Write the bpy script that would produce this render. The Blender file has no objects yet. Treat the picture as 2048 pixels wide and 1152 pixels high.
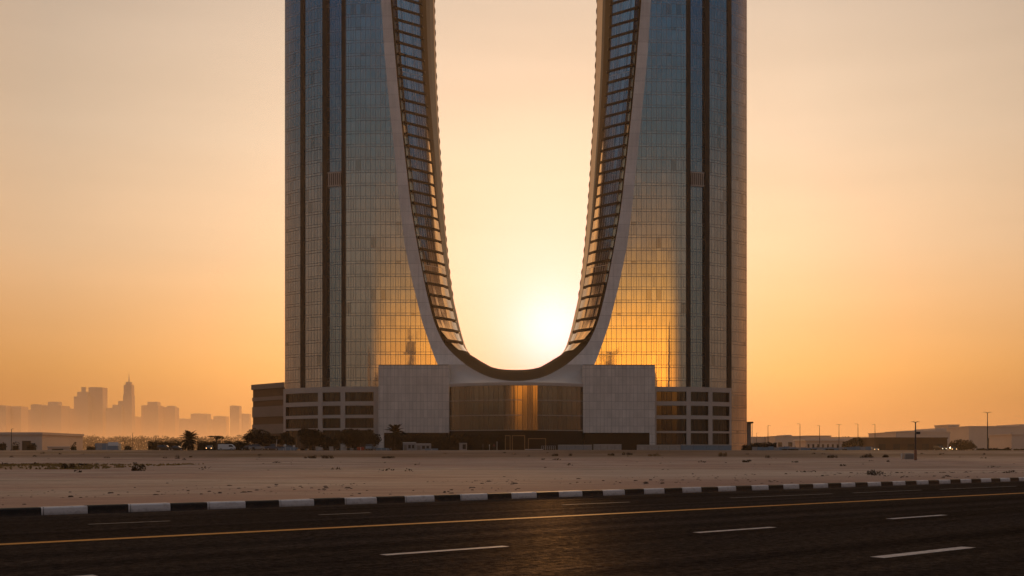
import bpy, bmesh, math, random
from mathutils import Vector, noise, Matrix

random.seed(11)
R = math.radians
SC = bpy.context.scene
COL = SC.collection
# ---------------------------------------------------------------- camera frame
F = 2300.0        # focal length in pixels of the 2048 wide photograph
HY = 908.0        # horizon row
H = 1.5           # eye height
D = F / 6.5       # distance of the tower fronts
CX = 8.0 / 6.5    # symmetry axis of the twin towers
GZ = 2.5          # level of the building plot
TH = math.atan2(3600 - 1024, F)          # road direction
SU, CU = math.sin(TH), math.cos(TH)
KERB_D = 38.5 * SU                        # perpendicular distance camera -> kerb


def PX(px, Y): return (px - 1024) / F * Y
def PZ(py, Y): return H + (HY - py) / F * Y
def sm(a, b, x):
    t = min(1, max(0, (x - a) / (b - a))); return t * t * (3 - 2 * t)
def interp(tab, x):
    if x <= tab[0][0]: return tab[0][1]
    for (a, b), (c, d) in zip(tab, tab[1:]):
        if x <= c: return b + (d - b) * (x - a) / (c - a)
    return tab[-1][1]


# ---------------------------------------------------------------- object helpers
def tag(o, label=None, cat=None, group=None, kind=None):
    if label: o['label'] = label
    if cat: o['category'] = cat
    if group: o['group'] = group
    if kind: o['kind'] = kind
    return o


def empty(name, loc, label, cat, group=None, rz=0):
    o = bpy.data.objects.new(name, None); COL.objects.link(o)
    o.location = loc; o.rotation_euler = (0, 0, rz); o.empty_display_size = .2
    return tag(o, label, cat, group)


class MB:
    def __init__(s): s.v = []; s.f = []; s.uv = []; s.m = []
    def quad(s, pts, uvs=None, mi=0):
        n = len(s.v); s.v += [tuple(p) for p in pts]
        s.f.append(tuple(range(n, n + len(pts))))
        s.uv += list(uvs) if uvs else [(0, 0)] * len(pts)
        s.m.append(mi)
    def box(s, x0, x1, y0, y1, z0, z1, mi=0):
        p = [(x0, y0, z0), (x1, y0, z0), (x1, y1, z0), (x0, y1, z0), (x0, y0, z1), (x1, y0, z1), (x1, y1, z1), (x0, y1, z1)]
        for q in ((0, 1, 5, 4), (1, 2, 6, 5), (2, 3, 7, 6), (3, 0, 4, 7), (4, 5, 6, 7), (3, 2, 1, 0)):
            P = [p[i] for i in q]
            if q in ((0, 1, 5, 4), (2, 3, 7, 6)): uv = [(a[0], a[2]) for a in P]
            elif q in ((1, 2, 6, 5), (3, 0, 4, 7)): uv = [(a[1], a[2]) for a in P]
            else: uv = [(a[0], a[1]) for a in P]
            s.quad(P, uv, mi)
    def grid(s, rows, uvf=None, mi=0, flip=False):
        """rows: list of lists of points -> quads"""
        n = len(s.v); w = len(rows[0])
        for r in rows: s.v += [tuple(p) for p in r]
        for j in range(len(rows) - 1):
            for i in range(w - 1):
                a = [(j, i), (j, i + 1), (j + 1, i + 1), (j + 1, i)]
                if flip: a = a[::-1]
                s.f.append(tuple(n + jj * w + ii for jj, ii in a))
                s.uv += [uvf(jj, ii) for jj, ii in a] if uvf else [(0, 0)] * 4
                s.m.append(mi)
    def tube(s, pts, rads, n=8, cap=True, mi=0):
        rings = []
        for k, p in enumerate(pts):
            p = Vector(p)
            a = Vector(pts[max(k - 1, 0)]); b = Vector(pts[min(k + 1, len(pts) - 1)])
            t = (b - a).normalized()
            u = t.cross(Vector((0, 0, 1)))
            if u.length < .01: u = Vector((1, 0, 0))
            u.normalize(); w = t.cross(u)
            r = rads[k] if isinstance(rads, (list, tuple)) else rads
            rings.append([p + u * r * math.cos(2 * math.pi * i / n) + w * r * math.sin(2 * math.pi * i / n) for i in range(n)])
        st = len(s.v)
        for rg in rings: s.v += [tuple(q) for q in rg]
        for k in range(len(rings) - 1):
            for i in range(n):
                j = (i + 1) % n
                s.f.append((st + k * n + i, st + k * n + j, st + (k + 1) * n + j, st + (k + 1) * n + i))
                s.uv += [(0, 0)] * 4; s.m.append(mi)
        if cap:
            for k in (0, len(rings) - 1):
                s.f.append(tuple(st + k * n + i for i in range(n))); s.uv += [(0, 0)] * n; s.m.append(mi)
    def build(s, name, mat, parent=None, smooth=False, bevel=0, loc=None):
        me = bpy.data.meshes.new(name)
        me.from_pydata(s.v, [], s.f)
        uvl = me.uv_layers.new(name='UVMap')
        flat = [c for t in s.uv for c in t]
        if len(flat) == 2 * len(me.loops): uvl.data.foreach_set('uv', flat)
        mats = mat if isinstance(mat, (list, tuple)) else [mat]
        for m in mats: me.materials.append(m)
        if len(mats) > 1: me.polygons.foreach_set('material_index', s.m)
        bm = bmesh.new(); bm.from_mesh(me)
        if bevel:
            bmesh.ops.remove_doubles(bm, verts=bm.verts, dist=1e-4)
            bmesh.ops.bevel(bm, geom=list(bm.edges), offset=bevel, segments=2, affect='EDGES', clamp_overlap=True)
        if s.nrm: bmesh.ops.recalc_face_normals(bm, faces=bm.faces)
        bm.to_mesh(me); bm.free()
        if smooth:
            me.polygons.foreach_set('use_smooth', [True] * len(me.polygons))
        me.update()
        o = bpy.data.objects.new(name, me); COL.objects.link(o)
        if parent: o.parent = parent
        if loc: o.location = loc
        return o
    nrm = False


# ---------------------------------------------------------------- materials
def newmat(name):
    m = bpy.data.materials.new(name); m.use_nodes = True
    nt = m.node_tree
    return m, nt, nt.nodes['Principled BSDF']


class N:
    """tiny node helper"""
    def __init__(s, nt): s.nt = nt
    def n(s, t, **kw):
        nd = s.nt.nodes.new(t)
        for k, v in kw.items(): setattr(nd, k, v)
        return nd
    def lk(s, a, b): s.nt.links.new(a, b)
    def val(s, sock, v):
        if hasattr(v, 'is_output') or isinstance(v, bpy.types.NodeSocket): s.lk(v, sock)
        else: sock.default_value = v
    def math(s, op, a, b=0.0, c=0.0, clamp=False):
        nd = s.n('ShaderNodeMath', operation=op); nd.use_clamp = clamp
        s.val(nd.inputs[0], a); s.val(nd.inputs[1], b); s.val(nd.inputs[2], c)
        return nd.outputs[0]
    def vm(s, op, a, b=(0, 0, 0), sc=None):
        nd = s.n('ShaderNodeVectorMath', operation=op)
        s.val(nd.inputs[0], a); s.val(nd.inputs[1], b)
        if sc is not None: s.val(nd.inputs['Scale'], sc)
        return nd.outputs[0]
    def mix(s, f, a, b, bt='MIX'):
        nd = s.n('ShaderNodeMix', data_type='RGBA', blend_type=bt)
        s.val(nd.inputs[0], f); s.val(nd.inputs[6], a); s.val(nd.inputs[7], b)
        return nd.outputs[2]
    def noise(s, vec, scale, det=2, rough=.5, dim='3D'):
        nd = s.n('ShaderNodeTexNoise', noise_dimensions=dim)
        if vec is not None: s.lk(vec, nd.inputs['Vector'])
        nd.inputs['Scale'].default_value = scale; nd.inputs['Detail'].default_value = det; nd.inputs['Roughness'].default_value = rough
        return nd.outputs['Fac']
    def mr(s, v, a, b, c=0.0, d=1.0, smooth=False):
        nd = s.n('ShaderNodeMapRange')
        if smooth: nd.interpolation_type = 'SMOOTHSTEP'
        s.val(nd.inputs[0], v)
        for i, x in enumerate((a, b, c, d)): nd.inputs[i + 1].default_value = x
        return nd.outputs[0]
    def ramp(s, v, stops, interp='LINEAR'):
        nd = s.n('ShaderNodeValToRGB'); s.val(nd.inputs[0], v)
        cr = nd.color_ramp; cr.interpolation = interp
        while len(cr.elements) < len(stops): cr.elements.new(.5)
        for e, (p, c) in zip(cr.elements, stops):
            e.position = p; e.color = (*c, 1) if len(c) == 3 else c
        return nd.outputs[0]
    def scalevec(s, vec, xyz):
        return s.vm('MULTIPLY', vec, xyz)


def C4(c): return (c[0], c[1], c[2], 1)


def simple(name, col, rough=.7, metal=0, var=.12, nscale=3, bump=0, spec=.3, obj=True):
    m, nt, b = newmat(name); g = N(nt)
    tc = g.n('ShaderNodeTexCoord').outputs['Object']
    nz = g.noise(tc, nscale, 4, .6)
    f = g.mr(nz, .25, .75, 1 - var, 1 + var)
    cc = g.vm('SCALE', C4(col)[:3], sc=f)
    g.lk(cc, b.inputs['Base Color'])
    b.inputs['Roughness'].default_value = rough; b.inputs['Metallic'].default_value = metal
    b.inputs['Specular IOR Level'].default_value = spec
    if bump:
        bp = g.n('ShaderNodeBump'); bp.inputs['Strength'].default_value = bump; bp.inputs['Distance'].default_value = .05
        g.lk(g.noise(tc, nscale * 6, 3), bp.inputs['Height']); g.lk(bp.outputs[0], b.inputs['Normal'])
    return m


def glass_mat(name, tint, refl, pw=1.54, fh=4.0, band=.9, line=.32, tilt=.004, rough=.035, panelvar=.08, wave=.005):
    """reflective curtain wall: panels on a grid of mullions in metres of UV"""
    m, nt, b = newmat(name); g = N(nt)
    uv = g.n('ShaderNodeTexCoord').outputs['UV']
    sp = g.n('ShaderNodeSeparateXYZ'); g.lk(uv, sp.inputs[0]); u, v = sp.outputs[0], sp.outputs[1]
    un = g.math('DIVIDE', u, pw); vn = g.math('DIVIDE', v, fh)
    fu = g.math('FRACT', un); fv = g.math('FRACT', vn)
    cu = g.math('FLOOR', un); cv = g.math('FLOOR', vn)
    inband = g.math('LESS_THAN', fv, band / fh)
    cell = g.n('ShaderNodeCombineXYZ'); g.lk(cu, cell.inputs[0]); g.lk(cv, cell.inputs[1]); g.lk(inband, cell.inputs[2])
    wn = g.n('ShaderNodeTexWhiteNoise', noise_dimensions='3D'); g.lk(cell.outputs[0], wn.inputs['Vector'])
    # main mullions
    l1 = g.math('LESS_THAN', fu, .13 / pw)
    l2 = g.math('LESS_THAN', fv, .15 / fh)
    l3 = g.math('LESS_THAN', g.math('ABSOLUTE', g.math('SUBTRACT', fv, band / fh)), .06 / fh)
    # a second, thinner mullion on some cells
    wn2 = g.n('ShaderNodeTexWhiteNoise', noise_dimensions='3D')
    g.lk(g.vm('ADD', cell.outputs[0], (7.3, 1.1, 3.3)), wn2.inputs['Vector'])
    l4 = g.math('MULTIPLY', g.math('LESS_THAN', g.math('ABSOLUTE', g.math('SUBTRACT', fu, .55)), .045 / pw), g.math('GREATER_THAN', wn2.outputs['Value'], .72))
    ln = g.math('MAXIMUM', g.math('MAXIMUM', l1, l2), g.math('MAXIMUM', l3, l4))
    val = g.mr(wn.outputs['Value'], 0, 1, 1 - panelvar, 1 + panelvar * .5)
    big = g.mr(g.noise(uv, .11, 3), .3, .7, .92, 1.06)
    colr = g.vm('SCALE', tint, sc=g.math('MULTIPLY', val, big))
    bl = g.math('GREATER_THAN', wn.outputs['Value'], .985)
    colr = g.mix(g.math('MULTIPLY', bl, .55), colr, (.36, .33, .30, 1))
    colr = g.mix(g.math('MULTIPLY', ln, 1 - line), colr, (.03, .028, .026, 1))
    g.lk(colr, b.inputs['Base Color'])
    b.inputs['Metallic'].default_value = refl
    g.lk(g.mr(ln, 0, 1, rough, .45), b.inputs['Roughness'])
    geo = g.n('ShaderNodeNewGeometry').outputs['Normal']
    rnd = g.vm('SCALE', g.vm('SUBTRACT', wn.outputs['Color'], (.5, .5, .5)), sc=tilt)
    nzc = g.n('ShaderNodeTexNoise'); g.lk(uv, nzc.inputs['Vector']); nzc.inputs['Scale'].default_value = .35; nzc.inputs['Detail'].default_value = 2
    wv = g.vm('SCALE', g.vm('SUBTRACT', nzc.outputs['Color'], (.5, .5, .5)), sc=wave)
    nn = g.vm('NORMALIZE', g.vm('ADD', g.vm('ADD', geo, rnd), wv))
    g.lk(nn, b.inputs['Normal'])
    return m


def tile_mat(name, col, tw, th, line=.82, lw=.06, rough=.45, var=.07, coords='UV', spec=.35):
    m, nt, b = newmat(name); g = N(nt)
    uv = g.n('ShaderNodeTexCoord').outputs[coords]
    sp = g.n('ShaderNodeSeparateXYZ'); g.lk(uv, sp.inputs[0])
    un = g.math('DIVIDE', sp.outputs[0], tw); vn = g.math('DIVIDE', sp.outputs[1], th)
    fu = g.math('FRACT', un); fv = g.math('FRACT', vn)
    cell = g.n('ShaderNodeCombineXYZ'); g.lk(g.math('FLOOR', un), cell.inputs[0]); g.lk(g.math('FLOOR', vn), cell.inputs[1])
    wn = g.n('ShaderNodeTexWhiteNoise', noise_dimensions='3D'); g.lk(cell.outputs[0], wn.inputs['Vector'])
    ln = g.math('MAXIMUM', g.math('LESS_THAN', fu, lw / tw), g.math('LESS_THAN', fv, lw * 1.3 / th))
    f = g.math('MULTIPLY', g.mr(wn.outputs['Value'], 0, 1, 1 - var, 1 + var), g.mr(g.noise(uv, .25, 4, .6), .3, .7, .9, 1.07))
    f = g.math('MULTIPLY', f, g.mr(ln, 0, 1, 1, line))
    f = g.math('MULTIPLY', f, g.mr(g.noise(g.scalevec(uv, (.9, .06, 1)), 1, 4, .65), .35, .7, 1.05, .88))
    g.lk(g.vm('SCALE', col, sc=f), b.inputs['Base Color'])
    b.inputs['Roughness'].default_value = rough; b.inputs['Specular IOR Level'].default_value = spec
    return m


M = {}
M['glass'] = glass_mat('curtain_wall_glass', (.80, .80, .78), .97)
M['glass_side'] = glass_mat('side_curtain_wall_glass', (.78, .74, .72), .97, pw=1.2)
M['blue'] = glass_mat('blue_glass', (.46, .56, .64), .97, pw=1.3, line=.5)
M['soffit_glass'] = glass_mat('inner_glass', (.80, .77, .74), .95, line=.88, pw=1.6, fh=30, band=.1, tilt=.05, rough=.12, panelvar=.3, wave=.06)
M['edge_glass'] = glass_mat('edge_glass', (.09, .17, .33), .9, pw=3, fh=3.55, band=.3, tilt=.02, rough=.15)
M['clad'] = tile_mat('pale_cladding', (.66, .585, .52), 1.1, 2.45, .66, .10)
M['rim'] = tile_mat('rim_cladding', (.76, .70, .65), 30, 4.0, .72, .10)
M['rimback'] = simple('rear_rim_glow_tint', (.46, .32, .18), .38, .6, .1, .3)  # gold base colour stands in for the sun glow along the rear rim
M['concrete'] = simple('pale_render', (.46, .39, .335), .6, 0, .08, .25)
M['darkmetal'] = simple('dark_metal', (.030, .026, .022), .5, .3, .15, .3)
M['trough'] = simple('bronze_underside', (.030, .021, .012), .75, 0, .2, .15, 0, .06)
M['wing'] = simple('brown_stone', (.20, .165, .14), .55, 0, .12, .2)
M['winglass'] = glass_mat('podium_glass', (.115, .11, .105), .93, pw=1.6, fh=50, band=.1, tilt=.02, rough=.10, line=.6)
M['atrium'] = glass_mat('atrium_glass', (.36, .31, .26), .95, pw=1.5, fh=50, band=.1, tilt=.012, rough=.08, line=.55)
M['ground_glass'] = simple('dark_shopfront', (.02, .015, .011), .3, 0, .2, .3, 0, .15)
M['gold'] = simple('bronze_frame', (.28, .19, .10), .4, .5)
M['lamp_metal'] = simple('lamp_metal', (.06, .05, .045), .5, .4)
M['rust'] = simple('painted_post', (.22, .10, .06), .6)
M['bark'] = simple('bark', (.055, .04, .028), .95, 0, .3, 6, .4)
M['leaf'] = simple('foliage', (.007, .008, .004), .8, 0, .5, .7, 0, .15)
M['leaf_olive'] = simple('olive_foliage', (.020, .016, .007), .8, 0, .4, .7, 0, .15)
M['scrub'] = simple('dry_scrub', (.045, .030, .016), .9, 0, .5, 3, 0, .1)
M['straw'] = simple('dry_grass', (.20, .115, .035), .9, 0, .5, 1.5, 0, .1)
M['rock'] = simple('stones', (.10, .065, .045), .9, 0, .5, .8, 0, .15)
M['white'] = simple('white_paint', (.62, .60, .58), .45, 0, .08)
M['bluepaint'] = simple('pale_blue_paint', (.16, .22, .27), .5, 0, .15)
M['greypaint'] = simple('grey_paint', (.28, .27, .26), .55, 0, .12)
M['darkcar'] = simple('dark_car_paint', (.03, .045, .05), .25, .3, .05)
M['bluecar'] = simple('blue_car_paint', (.06, .10, .16), .3, .3, .05)
M['redpaint'] = simple('red_paint', (.30, .04, .025), .6, 0, .15)
M['carglass'] = simple('vehicle_glass', (.05, .055, .06), .08, .5, .05, 1, 0, .6)
M['rubber'] = simple('tyre_rubber', (.012, .012, .012), .8)
M['chrome'] = simple('wheel_rim', (.35, .35, .35), .35, .8)
M['block'] = simple('precast_concrete', (.36, .31, .27), .85, 0, .2, 1.2, .2)
M['haze_bldg'] = simple('haze_faded_tower', (.72, .56, .42), .7, 0, .1, .02)  # pale warm colour puts part of the haze fade into the skyline
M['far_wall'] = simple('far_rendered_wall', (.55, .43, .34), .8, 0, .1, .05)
M['far_dark'] = simple('far_brown_wall', (.085, .045, .022), .7, 0, .3, .08)
M['far_roof'] = simple('far_roof_sheet', (.55, .48, .42), .5, 0, .1, .05)
M['skin'] = simple('skin', (.25, .13, .08), .6)


def emit(name, col, s):
    m, nt, b = newmat(name)
    b.inputs['Base Color'].default_value = C4(col)
    b.inputs['Emission Color'].default_value = C4(col); b.inputs['Emission Strength'].default_value = s
    return m
M['lit'] = emit('lit_lamp', (1, .55, .2), 3)
M['litw'] = emit('lit_white_lamp', (1, .8, .5), 3)


# ---------------------------------------------------------------- sky and light
SUN_EL, SUN_AZ = R(6.0), math.atan2(1108 - 1024, F)
world = bpy.data.worlds.new('World'); SC.world = world; world.use_nodes = True
nt = world.node_tree; nt.nodes.clear(); g = N(nt)
outw = g.n('ShaderNodeOutputWorld')
dirv = g.n('ShaderNodeTexCoord').outputs['Generated']
sp = g.n('ShaderNodeSeparateXYZ'); g.lk(dirv, sp.inputs[0])
el = g.math('MULTIPLY', g.math('ARCSINE', sp.outputs[2]), 180 / math.pi)
az = g.math('MULTIPLY', g.math('ARCTAN2', sp.outputs[0], sp.outputs[1]), 180 / math.pi)
aaz = g.math('ABSOLUTE', g.math('SUBTRACT', az, math.degrees(SUN_AZ)))
e45 = g.mr(el, -2, 58)                 # 0..1 over -2..58 degrees
def ef(d): return (d + 2) / 60
FRONT = g.ramp(e45, [(0, (.80, .30, .07)), (ef(1.4), (.94, .37, .085)), (ef(4), (1.05, .50, .15)), (ef(9.8), (.92, .61, .37)),
                     (ef(15), (.83, .62, .44)), (ef(21.5), (.67, .52, .40)), (ef(34), (.86, .58, .32)), (ef(50), (.42, .38, .36)), (1, (.30, .34, .42))])
fall = g.ramp(g.math('DIVIDE', aaz, 180), [(0, (1.0,) * 3), (12 / 180, (1.0,) * 3), (24 / 180, (.74,) * 3), (45 / 180, (.78, .56, .36)), (70 / 180, (1.35, .80, .32)), (95 / 180, (.24, .18, .14)), (1, (.2,) * 3)])
front = g.mix(1.0, FRONT, fall, 'MULTIPLY')
lowd = g.math('MULTIPLY', g.mr(el, 1.5, 9, 1, 0, True), g.mr(aaz, 12, 27, 0, 1, True))
hz = g.noise(g.scalevec(dirv, (2.2, 2.2, 16)), 1.6, 4, .55)
front = g.vm('SCALE', front, sc=g.math('MULTIPLY', g.mr(lowd, 0, 1, 1, .74), g.mr(hz, .3, .7, .965, 1.035)))
BACK = g.ramp(e45, [(0, (.035, .022, .013)), (ef(2.4), (.04, .026, .016)), (ef(3.4), (.125, .090, .062)), (ef(8), (.125, .095, .072)), (ef(12), (.108, .090, .077)),
                    (ef(15.5), (.036, .062, .078)), (ef(21.5), (.004, .044, .090)), (ef(27), (.03, .085, .14)), (ef(40), (.22, .26, .32)), (1, (.30, .34, .42))])
# warm counter-glow low in the sky opposite the sun
baz = g.math('SUBTRACT', 180, g.math('ABSOLUTE', g.math('ADD', az, 6.0)))   # distance from azimuth ~174
wrapaz = g.math('ABSOLUTE', g.math('SUBTRACT', g.math('MODULO', g.math('ADD', az, 360 - 174 + 180), 360), 180))
gm = g.mr(wrapaz, 5, 17, 1, 0, True)
GLOW = g.ramp(e45, [(0, (.05, .012, .0)), (ef(2.6), (.05, .016, .0)), (ef(3.5), (2.3, .70, .02)), (ef(5.5), (1.75, .60, .015)), (ef(8.0), (.62, .25, .02)), (ef(10.5), (.13, .045, .0)), (ef(14), (0, 0, 0)), (1, (0, 0, 0))])
wrapaz2 = g.math('ABSOLUTE', g.math('SUBTRACT', g.math('MODULO', g.math('ADD', az, 360 - 179.2 + 180), 360), 180))
gm2 = g.mr(wrapaz2, 1.8, 3.2, 1, 0, True)
GLOW2 = g.ramp(e45, [(0, (.12, .04, .01)), (ef(1.6), (.2, .07, .01)), (ef(2.3), (.22, .09, .02)), (ef(3), (.22, .09, .02)), (ef(3.6), (0, 0, 0)), (1, (0, 0, 0))])
back = g.mix(1.0, g.mix(1.0, BACK, g.mix(1.0, GLOW, gm, 'MULTIPLY'), 'ADD'), g.mix(1.0, GLOW2, gm2, 'MULTIPLY'), 'ADD')
tb = g.mr(aaz, 62, 93, 0, 1, True)
sky = g.mix(tb, front, back)
# aureole round the sun
sd = Vector((math.sin(SUN_AZ) * math.cos(SUN_EL), math.cos(SUN_AZ) * math.cos(SUN_EL), math.sin(SUN_EL)))
dt = g.n('ShaderNodeVectorMath', operation='DOT_PRODUCT'); g.lk(dirv, dt.inputs[0]); dt.inputs[1].default_value = sd
ang = g.math('MULTIPLY', g.math('ARCCOSINE', g.math('MINIMUM', dt.outputs['Value'], .999999)), 180 / math.pi)
a1 = g.math('EXPONENT', g.math('MULTIPLY', g.math('POWER', g.math('DIVIDE', ang, 2.0), 2), -1))
a2 = g.math('EXPONENT', g.math('DIVIDE', ang, -5.6))
aur = g.mix(1.0, g.vm('SCALE', (.3, .26, .5), sc=a1), g.vm('SCALE', (.40, .20, .16), sc=a2), 'ADD')
a3 = g.math('EXPONENT', g.math('MULTIPLY', g.math('POWER', g.math('DIVIDE', ang, 6.0), 2), -1))
aur = g.mix(1.0, aur, g.vm('SCALE', (.0, .06, .30), sc=a3), 'ADD')
sky = g.mix(1.0, sky, aur, 'ADD')
bg1 = g.n('ShaderNodeBackground'); g.lk(sky, bg1.inputs[0]); bg1.inputs[1].default_value = 1.0
nsk = g.n('ShaderNodeTexSky'); nsk.sky_type = 'NISHITA'; nsk.sun_disc = False
nsk.sun_elevation = SUN_EL; nsk.sun_rotation = SUN_AZ; nsk.dust_density = 6; nsk.air_density = 1.5
bg2 = g.n('ShaderNodeBackground'); g.lk(nsk.outputs[0], bg2.inputs[0]); bg2.inputs[1].default_value = .01
add = g.n('ShaderNodeAddShader'); g.lk(bg1.outputs[0], add.inputs[0]); g.lk(bg2.outputs[0], add.inputs[1])
g.lk(add.outputs[0], outw.inputs['Surface'])
world.cycles.sampling_method = 'MANUAL'; world.cycles.sample_map_resolution = 1024

sl = bpy.data.lights.new('sun', 'SUN'); sl.energy = .9; sl.angle = R(1.5); sl.color = (1, .52, .2)
so = bpy.data.objects.new('sun', sl); COL.objects.link(so)
so.rotation_euler = (-sd).to_track_quat('-Z', 'Y').to_euler()

cam = bpy.data.cameras.new('camera'); co = bpy.data.objects.new('camera', cam); COL.objects.link(co)
co.location = (0, 0, H); co.rotation_euler = (R(90), 0, 0)
cam.sensor_width = 36; cam.lens = 36 * F / 2048; cam.shift_y = (HY - 576) / 2048
cam.clip_start = .1; cam.clip_end = 30000
SC.camera = co
SC.view_settings.view_transform = 'Standard'; SC.view_settings.look = 'None'
SC.view_settings.exposure = 0; SC.view_settings.gamma = 1
SC.cycles.use_denoising = True
SC.cycles.max_bounces = 6; SC.cycles.volume_bounces = 1; SC.cycles.sample_clamp_indirect = 4

# haze
def add_haze():
    m = bpy.data.materials.new('haze_air'); m.use_nodes = True
    nt = m.node_tree; nt.nodes.clear()
    o = nt.nodes.new('ShaderNodeOutputMaterial'); v = nt.nodes.new('ShaderNodeVolumePrincipled')
    v.inputs['Color'].default_value = (1.0, .78, .54, 1); v.inputs['Density'].default_value = .00012
    v.inputs['Anisotropy'].default_value = .62
    nt.links.new(v.outputs[0], o.inputs['Volume'])
    b = MB(); b.box(-8500, 8500, -700, 20500, -1.2, 206)
    o = b.build('haze', m); tag(o, kind='stuff')
add_haze()

# ---------------------------------------------------------------- ground
def w2(s, d):
    """road frame: s along the road, d perpendicular beyond the kerb"""
    q = KERB_D + d
    return (s * SU - q * CU, s * CU + q * SU)


PROF = [(0, .16), (60, .18), (110, .22), (150, .30), (185, .45), (215, .9), (250, 1.55), (285, 2.28), (305, 2.5), (20000, 2.5)]
def gz(x, y):
    d = -x * CU + y * SU - KERB_D
    z = interp(PROF, y)
    if d < .28: return -.12
    k = sm(.3, 8, d)
    a = noise.noise(Vector((x * .02, y * .035, 3))) * .55 + noise.noise(Vector((x * .07, y * .11, 9))) * .16 + noise.noise(Vector((x * .3, y * .3, 1))) * .05
    far = 1 - sm(285, 330, y)
    z += a * k * (.28 if y < 150 else .45) * far
    # a wheel-worn berm lip before the plot
    z += .25 * math.exp(-((y - 236 - 6 * noise.noise(Vector((x * .03, 0, 0)))) / 5) ** 2) * far
    return z if d > .5 else .17


def nonuni(lo, hi, a, b, st, gr=1.25):
    xs = [];  x = a
    while x <= b: xs.append(x); x += st
    s = st; x = xs[-1]
    while x < hi: s *= gr; x += s; xs.append(min(x, hi))
    s = st; x = a; pre = []
    while x > lo: s *= gr; x -= s; pre.append(max(x, lo))
    return pre[::-1] + xs


mb = MB()
S = nonuni(-6000, 7500, -30, 400, 1.15)
Dd = [.10, .27, .5, .8, 1.2, 1.8, 2.5]
x = 2.5; st = .7
while x < 330: x += st; st = min(1.7, st * 1.02); Dd.append(x)
while x < 7000: st *= 1.3; x += st; Dd.append(x)
rows = []
for d in Dd:
    r = []
    for s in S:
        px_, py_ = w2(s, d)
        r.append((px_, py_, gz(px_, py_) if d > .3 else -.12 + (.29 if d > .2 else 0)))
    rows.append(r)
mb.grid(rows)

m, nt, b = newmat('desert_sand'); g = N(nt)
pos = g.n('ShaderNodeNewGeometry').outputs['Position']
n1 = g.noise(g.scalevec(pos, (.02, .055, .05)), 1, 5, .6)
n2 = g.noise(g.scalevec(pos, (.25, .5, .3)), 1, 6, .7)
n3 = g.noise(pos, 3.5, 5, .75)
base = g.ramp(n1, [(.30, (.24, .165, .115)), (.43, (.38, .30, .235)), (.54, (.30, .20, .155)), (.66, (.44, .36, .295))])
f = g.math('MULTIPLY', g.mr(n2, .3, .7, .74, 1.16), g.mr(n3, .3, .7, .78, 1.15))
col = g.vm('SCALE', base, sc=f)
# darker damp patches and thin tracks
trk = g.noise(g.scalevec(pos, (.012, .12, .1)), 1, 4, .65)
col = g.mix(g.mr(trk, .56, .66, 0, .55), col, (.11, .075, .05, 1))
# ochre straw patch far left
spx = g.n('ShaderNodeSeparateXYZ'); g.lk(pos, spx.inputs[0])
patch = g.math('MULTIPLY', g.mr(spx.outputs[0], -50, -36, 1, 0, True), g.math('MULTIPLY', g.mr(spx.outputs[1], 96, 104, 0, 1, True), g.mr(spx.outputs[1], 128, 150, 1, 0, True)))
pn = g.mr(g.noise(g.scalevec(pos, (.12, .5, .1)), 1, 4, .6), .42, .55, 0, 1)
col = g.mix(g.math('MULTIPLY', g.math('MULTIPLY', patch, pn), .8), col, (.20, .105, .03, 1))
berm = g.math('MULTIPLY', g.mr(spx.outputs[1], 195, 225, 0, 1, True), g.mr(spx.outputs[1], 300, 330, 1, 0, True))
bn = g.mr(g.noise(g.scalevec(pos, (.015, .03, .1)), 1, 4, .6), .35, .65, .5, .95)
col = g.mix(g.math('MULTIPLY', berm, bn), col, (.115, .070, .038, 1))
# compacted pale strip and pairs of wheel ruts
pale = g.math('MULTIPLY', g.mr(spx.outputs[1], 52, 66, 0, 1, True), g.mr(spx.outputs[1], 84, 104, 1, 0, True))
pale = g.math('MULTIPLY', pale, g.math('MULTIPLY', g.mr(spx.outputs[0], -6, 14, 0, 1, True), g.mr(n1, .35, .6, .4, 1)))
col = g.mix(g.math('MULTIPLY', pale, .6), col, (.47, .39, .31, 1))
wx = g.n('ShaderNodeCombineXYZ'); g.lk(spx.outputs[0], wx.inputs[0])
wob1 = g.mr(g.noise(wx.outputs[0], .012, 2), 0, 1, -30, 30)
yy_ = g.math('ADD', spx.outputs[1], wob1)
rut = None
for y0 in (74, 76.2, 101, 103.4, 139, 141.8, 186, 189.5):
    q = g.math('LESS_THAN', g.math('ABSOLUTE', g.math('SUBTRACT', yy_, y0)), .22 + y0 * .002)
    rut = q if rut is None else g.math('MAXIMUM', rut, q)
rut = g.math('MULTIPLY', rut, g.mr(n2, .38, .6, .1, .6))
col = g.mix(rut, col, (.15, .10, .072, 1))
# band of darker soil close behind the kerb
sc_ = g.math('SUBTRACT', g.math('ADD', g.math('MULTIPLY', spx.outputs[0], -CU), g.math('MULTIPLY', spx.outputs[1], SU)), KERB_D)
dirt = g.mr(g.math('ADD', sc_, g.mr(n2, 0, 1, -2.5, 2.5)), 1.5, 16, 1, 0, True)
col = g.mix(g.math('MULTIPLY', dirt, .6), col, (.23, .14, .11, 1))
g.lk(col, b.inputs['Base Color'])
b.inputs['Roughness'].default_value = .95; b.inputs['Specular IOR Level'].default_value = .08
bp = g.n('ShaderNodeBump'); bp.inputs['Strength'].default_value = .7; bp.inputs['Distance'].default_value = .12
g.lk(g.math('ADD', n2, g.math('MULTIPLY', n3, .4)), bp.inputs['Height']); g.lk(bp.outputs[0], b.inputs['Normal'])
M['sand'] = m
tag(mb.build('ground', m, smooth=True), kind='structure')

# land on the near side of the road
mb = MB(); mb.quad([(*w2(-6000, -7000), -.14), (*w2(7500, -7000), -.14), (*w2(7500, -KERB_D - 22), -.14), (*w2(-6000, -KERB_D - 22), -.14)])
tag(mb.build('near_ground', m), kind='structure')

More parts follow.
